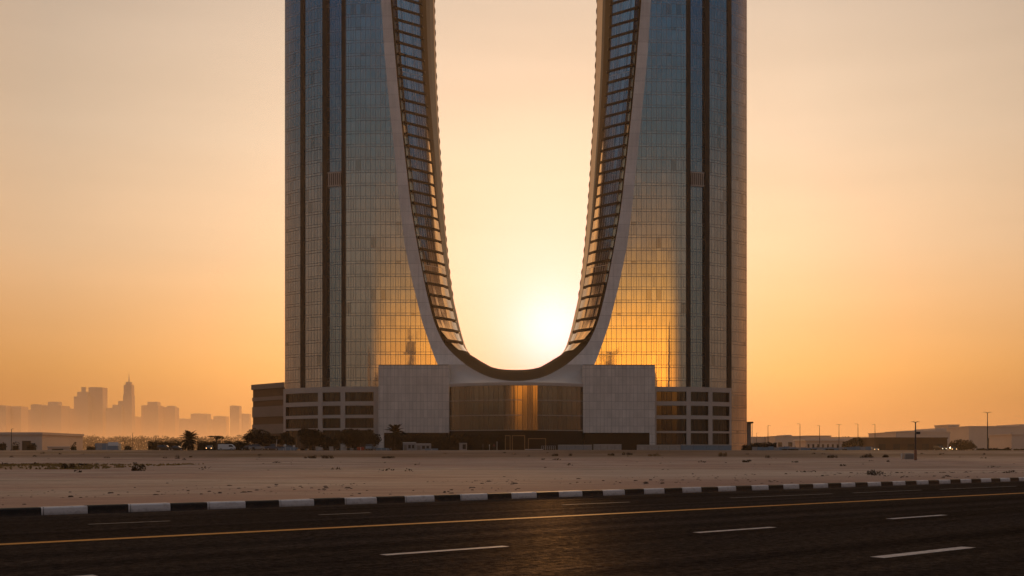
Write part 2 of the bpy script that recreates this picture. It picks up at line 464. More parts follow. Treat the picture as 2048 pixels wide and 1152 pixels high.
# road in its own frame (local x = along)
ROADROT = math.pi / 2 - TH
def road_obj(mb, name, mat, kind='structure'):
    o = mb.build(name, mat)
    ox, oy = w2(0, 0)
    o.location = (ox, oy, 0); o.rotation_euler = (0, 0, ROADROT)
    return tag(o, kind=kind)


m, nt, b = newmat('asphalt'); g = N(nt)
oc = g.n('ShaderNodeTexCoord').outputs['Object']
a = g.noise(g.scalevec(oc, (.03, .35, 1)), 1, 4, .6)
ag = g.noise(oc, 60, 2, .7)
md = g.noise(oc, 5, 4, .7)
vor = g.n('ShaderNodeTexVoronoi'); vor.inputs['Scale'].default_value = 28; g.lk(oc, vor.inputs['Vector'])
f = g.math('MULTIPLY', g.mr(a, .35, .65, .72, 1.25), g.math('MULTIPLY', g.mr(ag, .3, .7, .55, 1.5), g.mr(md, .3, .7, .8, 1.2)))
oy = g.n('ShaderNodeSeparateXYZ'); g.lk(oc, oy.inputs[0])
tr = g.noise(g.scalevec(oc, (.004, 1.1, 0)), 1, 2, .5)
vc = g.n('ShaderNodeTexVoronoi', feature='DISTANCE_TO_EDGE'); vc.inputs['Scale'].default_value = .32
wob = g.n('ShaderNodeTexNoise'); g.lk(oc, wob.inputs['Vector']); wob.inputs['Scale'].default_value = 1.3; wob.inputs['Detail'].default_value = 5
g.lk(g.vm('ADD', oc, g.vm('SCALE', wob.outputs['Color'], sc=.9)), vc.inputs['Vector'])
crk = g.math('MULTIPLY', g.math('LESS_THAN', vc.outputs['Distance'], .006), g.mr(g.noise(oc, .12, 3), .48, .56, 0, 1))
pt = g.n('ShaderNodeTexVoronoi', feature='F1', distance='CHEBYCHEV'); pt.inputs['Scale'].default_value = 1
g.lk(g.scalevec(oc, (.035, .16, 1)), pt.inputs['Vector'])
ptw = g.n('ShaderNodeSeparateColor'); g.lk(pt.outputs['Color'], ptw.inputs[0])
f = g.math('MULTIPLY', f, g.math('MULTIPLY', g.mr(tr, .35, .65, .85, 1.18), g.mr(ptw.outputs[0], 0, 1, .8, 1.2)))
f = g.math('MULTIPLY', f, g.mr(crk, 0, 1, 1, .25))
gr2 = g.noise(oc, 17, 3, .8)
gr3 = g.noise(oc, 6.5, 3, .8)
f = g.math('MULTIPLY', g.math('MULTIPLY', f, g.mr(gr2, .35, .65, .45, 1.7)), g.mr(gr3, .36, .64, .68, 1.4))
asp_col = g.vm('SCALE', (.0104, .0092, .0098), sc=f)
snd = g.math('MULTIPLY', g.mr(g.math('ADD', oy.outputs[1], g.mr(g.noise(oc, .5, 5, .7), .3, .7, -1.4, 1.4)), -1.6, .2, 0, 1, True), g.mr(md, .35, .65, .2, 1))
asp_col = g.mix(g.math('MULTIPLY', snd, .55), asp_col, (.085, .060, .045, 1))
bp = g.n('ShaderNodeBump'); bp.inputs['Strength'].default_value = .9; bp.inputs['Distance'].default_value = .010
g.lk(g.math('ADD', ag, g.math('MULTIPLY', vor.outputs['Distance'], .6)), bp.inputs['Height'])
df = g.n('ShaderNodeBsdfDiffuse'); g.lk(asp_col, df.inputs[0]); g.lk(bp.outputs[0], df.inputs['Normal'])
gl = g.n('ShaderNodeBsdfGlossy'); gl.inputs[0].default_value = (1, .8, .6, 1); g.lk(g.mr(md, .3, .7, .36, .56), gl.inputs['Roughness']); g.lk(bp.outputs[0], gl.inputs['Normal'])
ms = g.n('ShaderNodeMixShader'); g.lk(g.math('MULTIPLY', g.math('MULTIPLY', g.mr(ag, .3, .7, .2, 1.8), g.mr(gr3, .36, .64, .35, 1.9)), g.mr(tr, .35, .65, .008, .016)), ms.inputs[0]); g.lk(df.outputs[0], ms.inputs[1]); g.lk(gl.outputs[0], ms.inputs[2])
g.lk(ms.outputs[0], nt.nodes['Material Output'].inputs['Surface'])
M['asphalt'] = m
mb = MB(); mb.quad([(-6000, -KERB_D - 22, 0), (7500, -KERB_D - 22, 0), (7500, .06, 0), (-6000, .06, 0)])
road_obj(mb, 'road', m)


def paint(name, col, wear=.5):
    m, nt, b = newmat(name); g = N(nt)
    oc = g.n('ShaderNodeTexCoord').outputs['Object']
    n = g.noise(g.scalevec(oc, (1, 3, 1)), 5, 5, .75)
    c = g.mix(g.mr(n, .42, .62, 0, wear), C4(col), (.03, .024, .02, 1))
    g.lk(c, b.inputs['Base Color']); b.inputs['Roughness'].default_value = .7; b.inputs['Specular IOR Level'].default_value = .15
    return m
M['line_w'] = paint('worn_white_paint', (.42, .40, .40), .55)
M['line_f'] = paint('faded_white_paint', (.20, .18, .175), .6)
M['line_y'] = paint('worn_yellow_paint', (.46, .19, .012), .45)


def s_of(px, py):
    Y = F * H / (py - HY); X = (px - 1024) / F * Y
    return X * SU + Y * CU


mb = MB(); mb.quad([(-600, 19.85 - KERB_D - .16, .004), (2500, 19.85 - KERB_D - .16, .004), (2500, 19.85 - KERB_D + .16, .004), (-600, 19.85 - KERB_D + .16, .004)])
road_obj(mb, 'yellow_road_line', M['line_y'])
def dashes(name, d, w, segs, mat):
    mb = MB()
    for a, c in segs:
        mb.quad([(a, d - KERB_D - w / 2, .004), (c, d - KERB_D - w / 2, .004), (c, d - KERB_D + w / 2, .004), (a, d - KERB_D + w / 2, .004)])
    road_obj(mb, name, mat)
s1 = [(s_of(760, 1109.5), s_of(1010, 1092.5)), (s_of(1385, 1065), s_of(1545, 1054.5)), (s_of(1780, 1038), s_of(1886, 1030)), (s_of(100, 1153), s_of(182, 1149.5))]
per = (s1[1][0] - s1[0][0]); ln = s1[0][1] - s1[0][0]
s1 += [(s1[2][0] + k * per, s1[2][0] + k * per + ln) for k in range(1, 12)] + [(s1[0][0] - k * per, s1[0][0] - k * per + ln) for k in range(2, 8)]
dashes('lane_dash_line', 14.0, .19, s1, M['line_w'])
a0 = s_of(1765, 1116); a1_ = s_of(1960, 1096)
dashes('near_lane_dash_line', 8.9, .24, [(a0 + k * per, a1_ + k * per) for k in range(-8, 14)], M['line_w'])
dashes('far_lane_dash_line', 24.3, .12, [(s_of(*p), s_of(*q)) for p, q in (((170, 1048), (335, 1041.5)), ((640, 1030), (748, 1026)), ((1130, 1010), (1266, 1004.5)), ((1474, 996.5), (1680, 988)), ((1720, 986.3), (1860, 980.6)), ((1890, 979), (2060, 973)))], M['line_f'])

# kerb of painted precast stones
kc = [s_of(41, 1032), s_of(1479, 982), s_of(2030, 963)]
per_k = 0
def s_kerb(px):   # the kerb foot under column px
    t = (px - 1024) / F            # X = t*Y and -X*CU+Y*SU = KERB_D
    Y = KERB_D / (SU - t * CU); return t * Y * SU + Y * CU
k0, k12, k24 = s_kerb(41), s_kerb(1479), s_kerb(2030)
per_k = (k24 - k0) / 24
m, nt, b = newmat('kerb_black_and_white_paint'); g = N(nt)
oc = g.n('ShaderNodeTexCoord').outputs['Object']
spx = g.n('ShaderNodeSeparateXYZ'); g.lk(oc, spx.inputs[0])
ph = g.math('FRACT', g.math('ADD', g.math('DIVIDE', g.math('SUBTRACT', spx.outputs[0], k0), per_k), 100.25))
blk = g.math('LESS_THAN', ph, .475)
ns = g.noise(oc, 4, 5, .7)
wcol = g.mix(g.mr(ns, .5, .72, 0, .6), (.58, .56, .56, 1), (.26, .22, .19, 1))
bcol = g.mix(g.mr(ns, .55, .75, 0, .5), (.012, .012, .013, 1), (.06, .05, .045, 1))
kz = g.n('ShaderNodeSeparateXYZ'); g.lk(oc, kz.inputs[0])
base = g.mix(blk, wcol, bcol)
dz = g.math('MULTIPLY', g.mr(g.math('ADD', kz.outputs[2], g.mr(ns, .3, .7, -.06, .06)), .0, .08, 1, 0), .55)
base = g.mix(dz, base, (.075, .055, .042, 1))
chip = g.mr(g.noise(oc, 14, 4, .8), .66, .69, 0, .7)
base = g.mix(chip, base, (.15, .13, .115, 1))
sn = g.math('MULTIPLY', g.math('GREATER_THAN', kz.outputs[1], .10), g.mr(g.noise(oc, 1.1, 4, .7), .42, .6, 0, .8))
g.lk(g.mix(sn, base, (.20, .145, .105, 1)), b.inputs['Base Color'])
b.inputs['Roughness'].default_value = .6; b.inputs['Specular IOR Level'].default_value = .25
mb = MB()
hk = per_k / 2
n = 0
s = k0 - per_k / 4 - 60 * hk
while s < 330:
    j = random.uniform(-.008, .008); g_ = .012
    x0, x1 = s + g_, s + hk - g_
    pr = [(.0, 0), (.012, .165 + j), (.04, .2 + j), (.29, .2 + j), (.30, 0)]
    ra = [(x0, y, z) for y, z in pr]; rb = [(x1, y, z) for y, z in pr]
    mb.grid([ra, rb]); mb.quad(ra); mb.quad(rb[::-1])
    s += hk; n += 1
road_obj(mb, 'kerb', m)
mb = MB(); mb.box(-3000, 60 * 0 + k0 - per_k / 4 - 60 * hk, 0, .3, 0, .2); mb.box(330, 6000, 0, .3, 0, .2)
road_obj(mb, 'distant_kerb', m)

# ---------------------------------------------------------------- the twin towers
def Yplan_table():
    t = []; y = D; x = 0.0
    A = [(0, 0), (42, 0), (47, 3), (52.5, 9), (57, 19), (62, 30), (67, 38), (76, 45)]
    while x < 82:
        t.append((x, y)); y += .25 * math.tan(R(interp(A, x))); x += .25
    return t
YP = Yplan_table()
def xr_of(o, extra=0):
    xr = o / 6.5
    for _ in range(12): xr = o / F * (interp(YP, xr) + extra)
    return xr
UL = []; acc = 0; px_, py_ = 0, D
for x_, y_ in YP:
    acc += math.hypot(x_ - px_, y_ - py_); UL.append((x_, acc)); px_, py_ = x_, y_

RIM = [(0, 762), (17, 761.4), (42, 757.5), (63, 750.5), (81, 741.5), (101, 729), (119, 714), (137, 696), (149, 678), (163, 646), (173, 610), (182.5, 569), (197, 493), (210, 416), (219, 340), (223.5, 300), (234, 200), (243, 100), (251, 0), (258, -120), (262, -250), (263, -390)]
BK = [(-390, 166), (-120, 165), (0, 163), (100, 161), (200, 158), (300, 152), (340, 149.5), (416, 145), (493, 138), (569, 131), (640, 116), (665, 110), (694, 101), (711, 90), (721, 78), (728, 66), (740, 0)]
OB = [(-390, 281), (-120, 276), (0, 270), (100, 264), (200, 254.5), (300, 244), (340, 240), (416, 232), (493, 222), (569, 206), (646, 187), (690, 172), (722, 160), (731, 156)]
BOT = [(0, 739.8), (12, 739.6), (28, 738.6), (42, 736), (52, 732.5), (63, 727), (74, 719.5)]
RB = []
YB = D + 22
for i, (o, y) in enumerate(RIM):
    if i < len(BOT): RB.append(BOT[i])
    else:
        yb = HY - (HY - y) / (YB / D); RB.append((interp(BK, yb), yb))


def cr(P, t):
    i = min(int(t), len(P) - 2); u = t - i
    p0, p1, p2, p3 = P[max(i - 1, 0)], P[i], P[i + 1], P[min(i + 2, len(P) - 1)]
    if i == 0: p0 = (-P[1][0], P[1][1])
    return tuple(.5 * (2 * b + (c - a) * u + (2 * a - 5 * b + 4 * c - d) * u * u + (3 * b - a - 3 * c + d) * u ** 3) for a, b, c, d in zip(p0, p1, p2, p3))
NT = len(RIM) - 1
def front_pt(t):
    o, y = cr(RIM, t); return (o / 6.5, PZ(y, D))
def back_pt(t):
    o, y = cr(RB, t); return (o / F * YB, PZ(y, YB))
PRF = [(0, 0, 0), (.04, .03, 1.0), (.12, .11, 2.2), (.45, .42, 5.2), (.72, .70, 8.0), (.86, .86, 11.5), (1, 1, 22)]
def surf(t, u, sgn, off=0.0):
    a = front_pt(t); c = back_pt(t)
    lat = interp([(p[0], p[1]) for p in PRF], u); dep = interp([(p[0], p[2]) for p in PRF], u)
    x = a[0] + (c[0] - a[0]) * lat; z = a[1] + (c[1] - a[1]) * lat
    y = D + dep
    if off:
        # towards the void of the U
        e = .02
        t2 = min(t + .05, NT - .001)
        a2 = front_pt(t2); a1_ = front_pt(max(t - .05, 0))
        tx, tz = a2[0] - a1_[0], a2[1] - a1_[1]; L = math.hypot(tx, tz) or 1
        x += -tz / L * off; z += tx / L * off; y -= off * .35
    return (CX + sgn * x, y, z)


bld = empty('crescent_towers', (CX, D, GZ), 'twin glass skyscrapers joined by a pale U-shaped rim above a white podium', 'skyscraper')
def P(o): o.parent = bld; o.matrix_parent_inverse = Matrix.Translation(bld.location).inverted(); return o
def part(mb, name, mat, parent=None, label=None, **kw):
    o = mb.build(name, mat, **kw)
    if parent is None: P(o)
    else:
        o.parent = parent
        o.matrix_parent_inverse = (Matrix.Translation(bld.location)).inverted() if False else Matrix.Identity(4)
    if label: o['label'] = label
    return o

ZT = PZ(-390, D)
ts = [i / 5 for i in range(NT * 5 + 1)]
for sgn, side in ((-1, 'left'), (1, 'right')):
    xs_in = [(PZ(y, D), o / 6.5) for y, o in OB][::-1]       # z -> band outer edge
    zr = [GZ - .5 + i * 2.0 for i in range(int((ZT - GZ) / 2.0) + 1)] + [ZT]
    def strip(o0, o1, name, mat, off, n, zlo, zhi, mb=None):
        mb = mb or MB(); rows = []
        xa, xb = (None if o0 is None else xr_of(o0)), xr_of(o1)
        zz = [z for z in zr if zlo < z < zhi]; zz = [zlo] + zz + [zhi]
        us = []
        for z in zz:
            x0 = (interp(xs_in, z) - 1.2) if xa is None else xa
            if xa is None and z < PZ(731, D): x0 = 134 / 6.5
            r = []; ur = []
            for i in range(n + 1):
                xr = x0 + (xb - x0) * i / n
                Y = interp(YP, xr) - off
                r.append((CX + sgn * xr, Y, z)); ur.append((interp(UL, xr), z))
            rows.append(r); us.append(ur)
        mb.grid(rows, lambda j, i: us[j][i], flip=sgn < 0)
        return mb
    zlo = GZ - .5
    main = strip(None, 341, '', None, 0, 14, PZ(772, D) - 4, ZT)
    mainO = part(main, 'curtain_wall', M['glass'], smooth=True)
    part(strip(387, 423, '', None, 0, 6, zlo, ZT), 'side_glazing', M['glass_side'], smooth=True)
    part(strip(431, 462, '', None, 0, 5, zlo, ZT), 'side_glazing', M['glass_side'], smooth=True)
    part(strip(349, 378, '', None, -.7, 5, zlo, ZT), 'blue_glazing', M['blue'], smooth=True)
    for a_, c_ in ((341, 349), (378, 387), (423, 431)):
        mb = MB(); xa, xc = xr_of(a_), xr_of(c_)
        ya, yc = interp(YP, xa), interp(YP, xc)
        o = .3
        pts = [(CX + sgn * xa, ya + .9), (CX + sgn * xa, ya - o), (CX + sgn * xc, yc - o), (CX + sgn * xc, yc + .9)]
        mb.grid([[(*p, zlo) for p in pts], [(*p, ZT + .5) for p in pts]], flip=sgn < 0)
        part(mb, 'vertical_fin', M['darkmetal'])
    # louvred opening in the blue strip
    xa, xc = xr_of(350), xr_of(377); ya, yc = interp(YP, xa) + .7, interp(YP, xc) + .7
    z0, z1 = PZ(375, D + 5), PZ(351, D + 5)
    mb = MB()
    def lp(f): return (CX + sgn * (xa + (xc - xa) * f), ya + (yc - ya) * f)
    p0, p1 = lp(0), lp(1)
    mb.quad([(p0[0], p0[1] - .1, z0), (p1[0], p1[1] - .1, z0), (p1[0], p1[1] - .1, z1), (p0[0], p0[1] - .1, z1)])
    lv = part(mb, 'plant_floor_opening', M['trough'])
    mb = MB()
    for k in range(7):
        p = lp((k + .5) / 7); mb.box(p[0] - .16, p[0] + .16, p[1] - .45, p[1] - .15, z0, z1)
    for zz in (z0 - .3, z1):
        q = [(p0[0], p0[1] - .5), (p1[0], p1[1] - .5), (p1[0], p1[1] - .12), (p0[0], p0[1] - .12)]
        mb.grid([[(*p, zz) for p in q + q[:1]], [(*p, zz + .35) for p in q + q[:1]]])
    o = mb.build('louvre', M['concrete']); o.parent = lv
    # outer side, back and roof
    xo = xr_of(462); yo = interp(YP, xo)
    mb = MB()
    rows = [[(CX + sgn * xo, yo, z), (CX + sgn * (xo + .01), yo + 17, z)] for z in (zlo, ZT)]
    mb.grid(rows, lambda j, i: (i * 17, (zlo, ZT)[j]), flip=sgn < 0)
    zb = [back_pt(t)[1] for t in ts]; xbk = [back_pt(t)[0] for t in ts]
    tabb = sorted(zip(zb, xbk))
    rows = []
    zz = [z for z in zr if z > 28]
    for z in zz:
        xi = interp(tabb, z)
        rows.append([(CX + sgn * xo, yo + 17, z), (CX + sgn * (xo * .7 + xi * .3), YB + 12, z), (CX + sgn * (xo * .3 + xi * .7), YB + 9, z), (CX + sgn * xi, YB + .2, z)])
    mb.grid(rows, lambda j, i: (i * 16, zz[j]), flip=sgn < 0)
    part(mb, 'rear_facade', M['glass_side'])
    mb = MB()
    q = [(CX + sgn * xo, yo, ZT), (CX + sgn * 52, interp(YP, 52), ZT), (CX + sgn * 42, D, ZT), (CX + sgn * front_pt(NT)[0], D, ZT), (CX + sgn * back_pt(NT)[0], YB, ZT), (CX + sgn * (xo * .7 + 8), YB + 12, ZT), (CX + sgn * xo, yo + 17, ZT)]
    mb.quad(q); part(mb, 'roof', M['concrete'])

    # pale front rim
    mb = MB(); rows = []; uvr = []
    yy = [-390 + i * 10 for i in range(112)] + [729]
    rimtab = []
    for t in ts:
        o, y = cr(RIM, t); rimtab.append((y, o))
    rimtab.sort()
    for y in yy:
        oi = interp(rimtab, y); oo = interp(OB, y); z = PZ(y, D - .6)
        k = (D - .6) / F
        rows.append([(CX + sgn * oi * k, D + .1, z), (CX + sgn * oi * k, D - .6, z), (CX + sgn * oo * k, D - .6, z), (CX + sgn * oo * k, D + .1, z)])
        uvr.append([(oi * k, z), (oi * k, z), (oo * k, z), (oo * k, z)])
    mb.grid(rows, lambda j, i: uvr[j][i], flip=sgn > 0)
    part(mb, 'front_rim', M['rim'])

    # inner side of the U
    def patch(u0, u1, t0, t1, off=0, nu=4, nt_=None, uvs=True):
        tt = [t for t in ts if t0 <= t <= t1]; mbp = MB(); rows = []
        us = [u0 + (u1 - u0) * i / nu for i in range(nu + 1)]
        rows = [[surf(t, u, sgn, off) for u in us] for t in tt]
        mbp.grid(rows, lambda j, i: (us[i] * 18, rows[j][i][2]), flip=sgn > 0)
        return mbp
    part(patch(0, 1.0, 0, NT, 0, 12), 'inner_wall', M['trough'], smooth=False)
    ur = .972 if sgn < 0 else .89
    part(patch(ur, 1.0, 5.5, NT, .12, 4), 'rear_rim', M['rimback'], smooth=True)
    part(patch(.035, .125, 11.0, NT, .18, 2), 'edge_glazing', M['edge_glass'])
    tg = 8.55
    # glass area narrows towards the bottom
    tt = [t for t in [i / 10 for i in range(NT * 10 + 1)] if t >= 6.9]
    rows = []; 
    for t in tt:
        z = surf(t, .4, 1)[2]
        u0 = interp([(33, .55), (40, .10), (60, .10), (75, .14), (200, .14)], z)
        u1 = interp([(33, .88), (60, .86), (85, .78), (120, .69), (200, .66)], z)
        rows.append([surf(t, u0 + (u1 - u0) * i / 8, sgn, .25) for i in range(9)])
    mb = MB(); mb.grid(rows, lambda j, i: (i * 1.7, rows[j][i][2]), flip=sgn > 0)
    part(mb, 'inner_glazing', M['soffit_glass'], smooth=True)
    # dark back-of-rim strip
    mb = MB(); rows = []
    for t in tt:
        z = surf(t, .4, 1)[2]
        u1 = interp([(33, .89), (60, .87), (85, .79), (120, .70), (200, .67)], z)
        rows.append([surf(t, u1 + (max(ur, u1 + .02) - u1) * i / 4, sgn, .16) for i in range(5)])
    mb.grid(rows, flip=sgn > 0); part(mb, 'dark_strip', M['darkmetal'])
    # sunshade fins, one a storey
    zt = sorted((front_pt(t)[1], t) for t in [i / 20 for i in range(NT * 20 + 1)] if t > 6.5)
    z = 36.2
    while z < ZT - 2:
        t = interp(zt, z)
        mb = MB(); ue = interp([(33, .9), (60, .88), (85, .82), (120, .76), (200, .74)], z); us = [.055, .2, .35, .5, .65, ue - .04, ue]
        inner = []; outer = []
        for u in us:
            dp = .6 if u < ue - .01 else .2
            inner.append(surf(t, min(u, 1), sgn, .05)); q = surf(t, min(u, 1), sgn, dp)
            if u > 1: q = (q[0], q[1] + .4, q[2])
            outer.append(q)
        h_ = .62
        rows = [[(x, y, zz) for x, y, zz in inner], [(x, y, zz) for x, y, zz in outer], [(x, y, zz + h_) for x, y, zz in outer], [(x, y, zz + h_) for x, y, zz in inner]]
        mb.grid(rows, flip=sgn > 0)
        part(mb, 'sunshade_fin', M['darkmetal'])
        # shallow bow-shaped bracket on the rear edge
        if z < 52: z += 3.55; continue
        mb = MB(); q = []
        for k in range(6):
            f_ = k / 5; zz = z - 1.2 + 2.6 * f_; t_ = interp(zt, zz); e_ = surf(t_, 1.0, sgn); bow = .08 + .24 * math.sin(math.pi * f_)
            q.append((e_[0] - sgn * bow, e_[1], e_[2]))
        mb.grid([[(x + sgn * .3, y - .3, z2) for x, y, z2 in q], [(x, y - .1, z2) for x, y, z2 in q], [(x, y + .35, z2) for x, y, z2 in q]])
        part(mb, 'edge_bracket', M['darkmetal'])
        z += 3.55

# canopy sweeping from the rim to the lip over the atrium
def lipY(o): o = abs(o); return D - 10 - (0 if o >= 134 else 8.0 * (1 - (o / 134) ** 2))
ZL = PZ(770.5, D - 18) ; ZL2 = ZL + .9
rt2 = sorted((o, y) for y, o in rimtab)
N_ = 64
mb = MB(); rows = [[], [], [], [], []]; uvr = [[], [], [], [], []]
for i in range(N_ + 1):
    o = -134 + 268 * i / N_
    yr = interp(rt2, abs(o)) if abs(o) < 101 else 729
    if abs(o) >= 101: yr = 729
    x = o / 6.5; zt_ = PZ(yr, D - .6)
    yl = lipY(o)
    for j, f in enumerate((0, .03, .15, .5, 1)):
        zz = zt_ + (ZL2 - zt_) * (f ** .3); Y_ = (D - .6) + (yl - D + .6) * f
        rows[j].append((CX + x * (Y_ / D if abs(o) > 0 else 1), Y_, zz)); uvr[j].append((x, zz))
mb.grid(rows, lambda j, i: uvr[j][i], flip=True)
part(mb, 'entrance_canopy', M['concrete'], smooth=True)
mb = MB()
r0 = []; r1 = []; r2 = []
for i in range(N_ + 1):
    o = -134 + 268 * i / N_; yl = lipY(o); x = CX + o / 6.5 * yl / D
    r0.append((x, yl, ZL2)); r1.append((x, yl, ZL)); r2.append((x, yl + 1.2, ZL))
mb.grid([r0, r1, r2], lambda j, i: (i, j)); part(mb, 'canopy_lip', M['concrete'])

# white stone blocks either side of the entrance
for sgn, a_, c_ in ((-1, 757, 898), (1, 1166, 1310)):
    x0, x1 = PX(a_, D - 10), PX(c_, D - 10)
    zt_, zb_ = PZ(730.5, D - 10), PZ(865.5, D - 10)
    mb = MB(); mb.box(x0, x1, D - 10, D - .7, zb_, zt_)
    part(mb, 'stone_block', M['clad'])
    mb = MB(); mb.box(x0 + .05, x1 - .05, D - 10.05, D - 9.2, zt_, zt_ + .18); part(mb, 'parapet_cap', M['wing'])
    mb = MB(); mb.box(x0 + .2, x1 - .2, D - 9.4, D - 1, GZ - .2, zb_ - .01); part(mb, 'ground_floor_glazing', M['ground_glass'])
    xe = (x0, x0 + 1.6) if sgn < 0 else (x1 - 1.6, x1)
    mb = MB(); mb.box(xe[0], xe[1], D - 10, D - 8.4, GZ - .3, zb_ - .01); part(mb, 'corner_column', M['clad'])

# atrium front, bowed towards the viewer
rows = []; zs = [GZ - .3, PZ(861, D - 12), PZ(831, D - 14), PZ(801, D - 14), ZL]
for z in zs:
    r = []
    for i in range(41):
        o = -133.5 + 267 * i / 40; yl = lipY(o) + .8; r.append((CX + o / 6.5 * yl / D, yl, z))
    rows.append(r)
us = [i * 41 / 40 for i in range(41)]
mb = MB(); mb.grid(rows[1:], lambda j, i: (us[i], zs[j + 1]))
part(mb, 'atrium_glazing', M['atrium'], smooth=True)
mb = MB(); mb.grid(rows[:2], lambda j, i: (us[i], zs[j]))
part(mb, 'ground_floor_glazing', M['ground_glass'])
# flat pane added to the atrium front to mirror the low sky glow
mb = MB(); yb_ = D - 18.1 + .78
bx0, bx1 = PX(1031, yb_), PX(1075, yb_)
mb.box(bx0, bx1, yb_, yb_ + 2.5, zs[1], ZL - .02)
part(mb, 'added_glow_pane', M['atrium'])
for z in zs[1:4]:
    mb = MB()
    q = [[(x, y - .18, z - .09) for x, y, _ in rows[0]], [(x, y - .18, z + .09) for x, y, _ in rows[0]], [(x, y, z + .09) for x, y, _ in rows[0]]]
    mb.grid(q); part(mb, 'transom', M['concrete'])
yd = D - 17.7
for a_, c_, t_ in ((1010, 1021, 872), (1024, 1050, 872), (1056, 1092, 878)):
    x0, x1, z1 = PX(a_, yd), PX(c_, yd), PZ(t_, yd)
    mb = MB(); mb.box(x0, x0 + .22, yd - .5, yd - .2, GZ, z1); mb.box(x1 - .22, x1, yd - .5, yd - .2, GZ, z1); mb.box(x0, x1, yd - .55, yd - .15, z1, z1 + .22)
    part(mb, 'entrance_frame', M['gold'])

# podium floors with a pale frame grid and dark windows
def podium(sgn, oo, cols, rowsz, name):
    off = 3.0
    def pt(o, back=0):
        xr = o / 6.5
        for _ in range(12): xr = o / F * (interp(YP, xr) - off)
        return (CX + sgn * xr, interp(YP, xr) - off + back)
    o0, o1 = oo
    os_ = [o0 + (o1 - o0) * i / 16 for i in range(17)]
    mb = MB()
    slabs = [(PZ(r[1], D - 3), PZ(r[0], D - 3)) for r in rowsz['slab']]
    for z0, z1 in slabs:
        a = [pt(o) for o in os_]; c = [pt(o, 2.5) for o in os_]
        mb.grid([[(*p, z0) for p in c], [(*p, z0) for p in a], [(*p, z1) for p in a], [(*p, z1) for p in c]], flip=sgn < 0)
    part(mb, 'floor_slab_band', M['concrete'])
    zb, ztp = GZ - .3, slabs[0][1]
    for c0, c1 in cols:
        mb = MB()
        q = [pt(c0, -.05), pt(c1, -.05), pt(c1, 2.5), pt(c0, 2.5)]
        q = q[-1:] + q
        mb.grid([[(*p, zb) for p in q], [(*p, ztp - .02) for p in q]], flip=sgn < 0)
        part(mb, 'frame_column', M['concrete'])
    cs = sorted(cols)
    for k in range(len(cs) - 1):
        w0, w1 = cs[k][1], cs[k + 1][0]
        for (r0, r1) in rowsz['win']:
            z1, z0 = PZ(r0, D - 3), PZ(r1, D - 3)
            n = 4; ps = [pt(w0 + (w1 - w0) * i / n, .9) for i in range(n + 1)]
            mb = MB(); mb.grid([[(*p, z0 - .2) for p in ps], [(*p, z1 + .2) for p in ps]], lambda j, i: ((w0 + (w1 - w0) * i / n) / 6.5, j * (z1 - z0)), flip=sgn < 0)
            part(mb, 'window', M['winglass'])
    # roof terrace behind the parapet
    mb = MB(); a = [pt(o) for o in os_]; mb.grid([[(*p, ztp - .3) for p in a], [(p[0], D + 12, ztp - .3) for p in a]])
    part(mb, 'terrace', M['concrete'])


podium(-1, (275, 465), [(275, 285), (342, 351), (387, 396), (460.5, 465)],
       dict(slab=[(773, 784), (802.5, 811), (829.5, 836), (856, 860)], win=[(784, 802.5), (811, 829.5), (836, 856), (860, 896)]), 'l')
podium(1, (277, 431), [(277, 281), (341, 349.5), (385, 393), (427, 431)],
       dict(slab=[(773.5, 783), (802.5, 811), (830.5, 838), (862, 866)], win=[(783, 802.5), (811, 830.5), (838, 862), (866, 890)]), 'r')

# lower brown wing turning away on the far left
mb = MB()
A_ = (PX(569, 371), 371.5); B_ = (PX(505, 386), 386); 
def wp(f, o=0): return (A_[0] + (B_[0] - A_[0]) * f, A_[1] + (B_[1] - A_[1]) * f - o)
zbt = GZ - .3
def wbox(z0, z1, o, f0=0, f1=1):
    p, q = wp(f0, o), wp(f1, o)
    pts = [(p[0], p[1] + 18), p, q, (q[0] + 1.5, q[1] + 18)]
    b_ = MB(); b_.grid([[(*a, z0) for a in pts], [(*a, z1) for a in pts]], flip=True)
    b_.quad([(*a, z1) for a in pts]); b_.quad([(*a, z0) for a in pts]); return b_
ztop = PZ(770, 386)
wg = part(wbox(zbt, ztop - 1.2, 0, 0, .985), 'wing_wall', M['winglass'])
for y0, y1 in ((770, 780), (792, 803), (811, 835), (846, 868)):
    z1, z0 = PZ(y0, 386), PZ(y1, 386)
    if y0 == 770: o = wbox(z0, z1, 1.1, 0, 1.02)
    else: o = wbox(z0 + .0, z1 - .6, .6, 0, 1.0)
    part(o, 'wing_floor_band', M['wing'])
# base block that ties the towers together behind the podium
mb = MB(); mb.box(CX - 68, CX + 70, D + 12, D + 36, GZ - .3, 21.5)
part(mb, 'podium_core', M['wing'])
# small canopy on the far right corner
yc = 372
mb = MB(); mb.box(PX(1492, yc), PX(1499.5, yc), yc - 2, yc + 12, GZ - .3, PZ(847, yc)); part(mb, 'side_annex', M['wing'])
mb = MB(); mb.box(PX(1492, yc), PX(1503, yc), yc - 3, yc + 12, PZ(847, yc), PZ(844, yc)); part(mb, 'annex_roof', M['darkmetal'])
mb = MB(); mb.box(PX(1501.6, yc), PX(1502.4, yc), yc - 2, yc - 1.6, GZ - .3, PZ(847, yc)); part(mb, 'annex_post', M['white'])
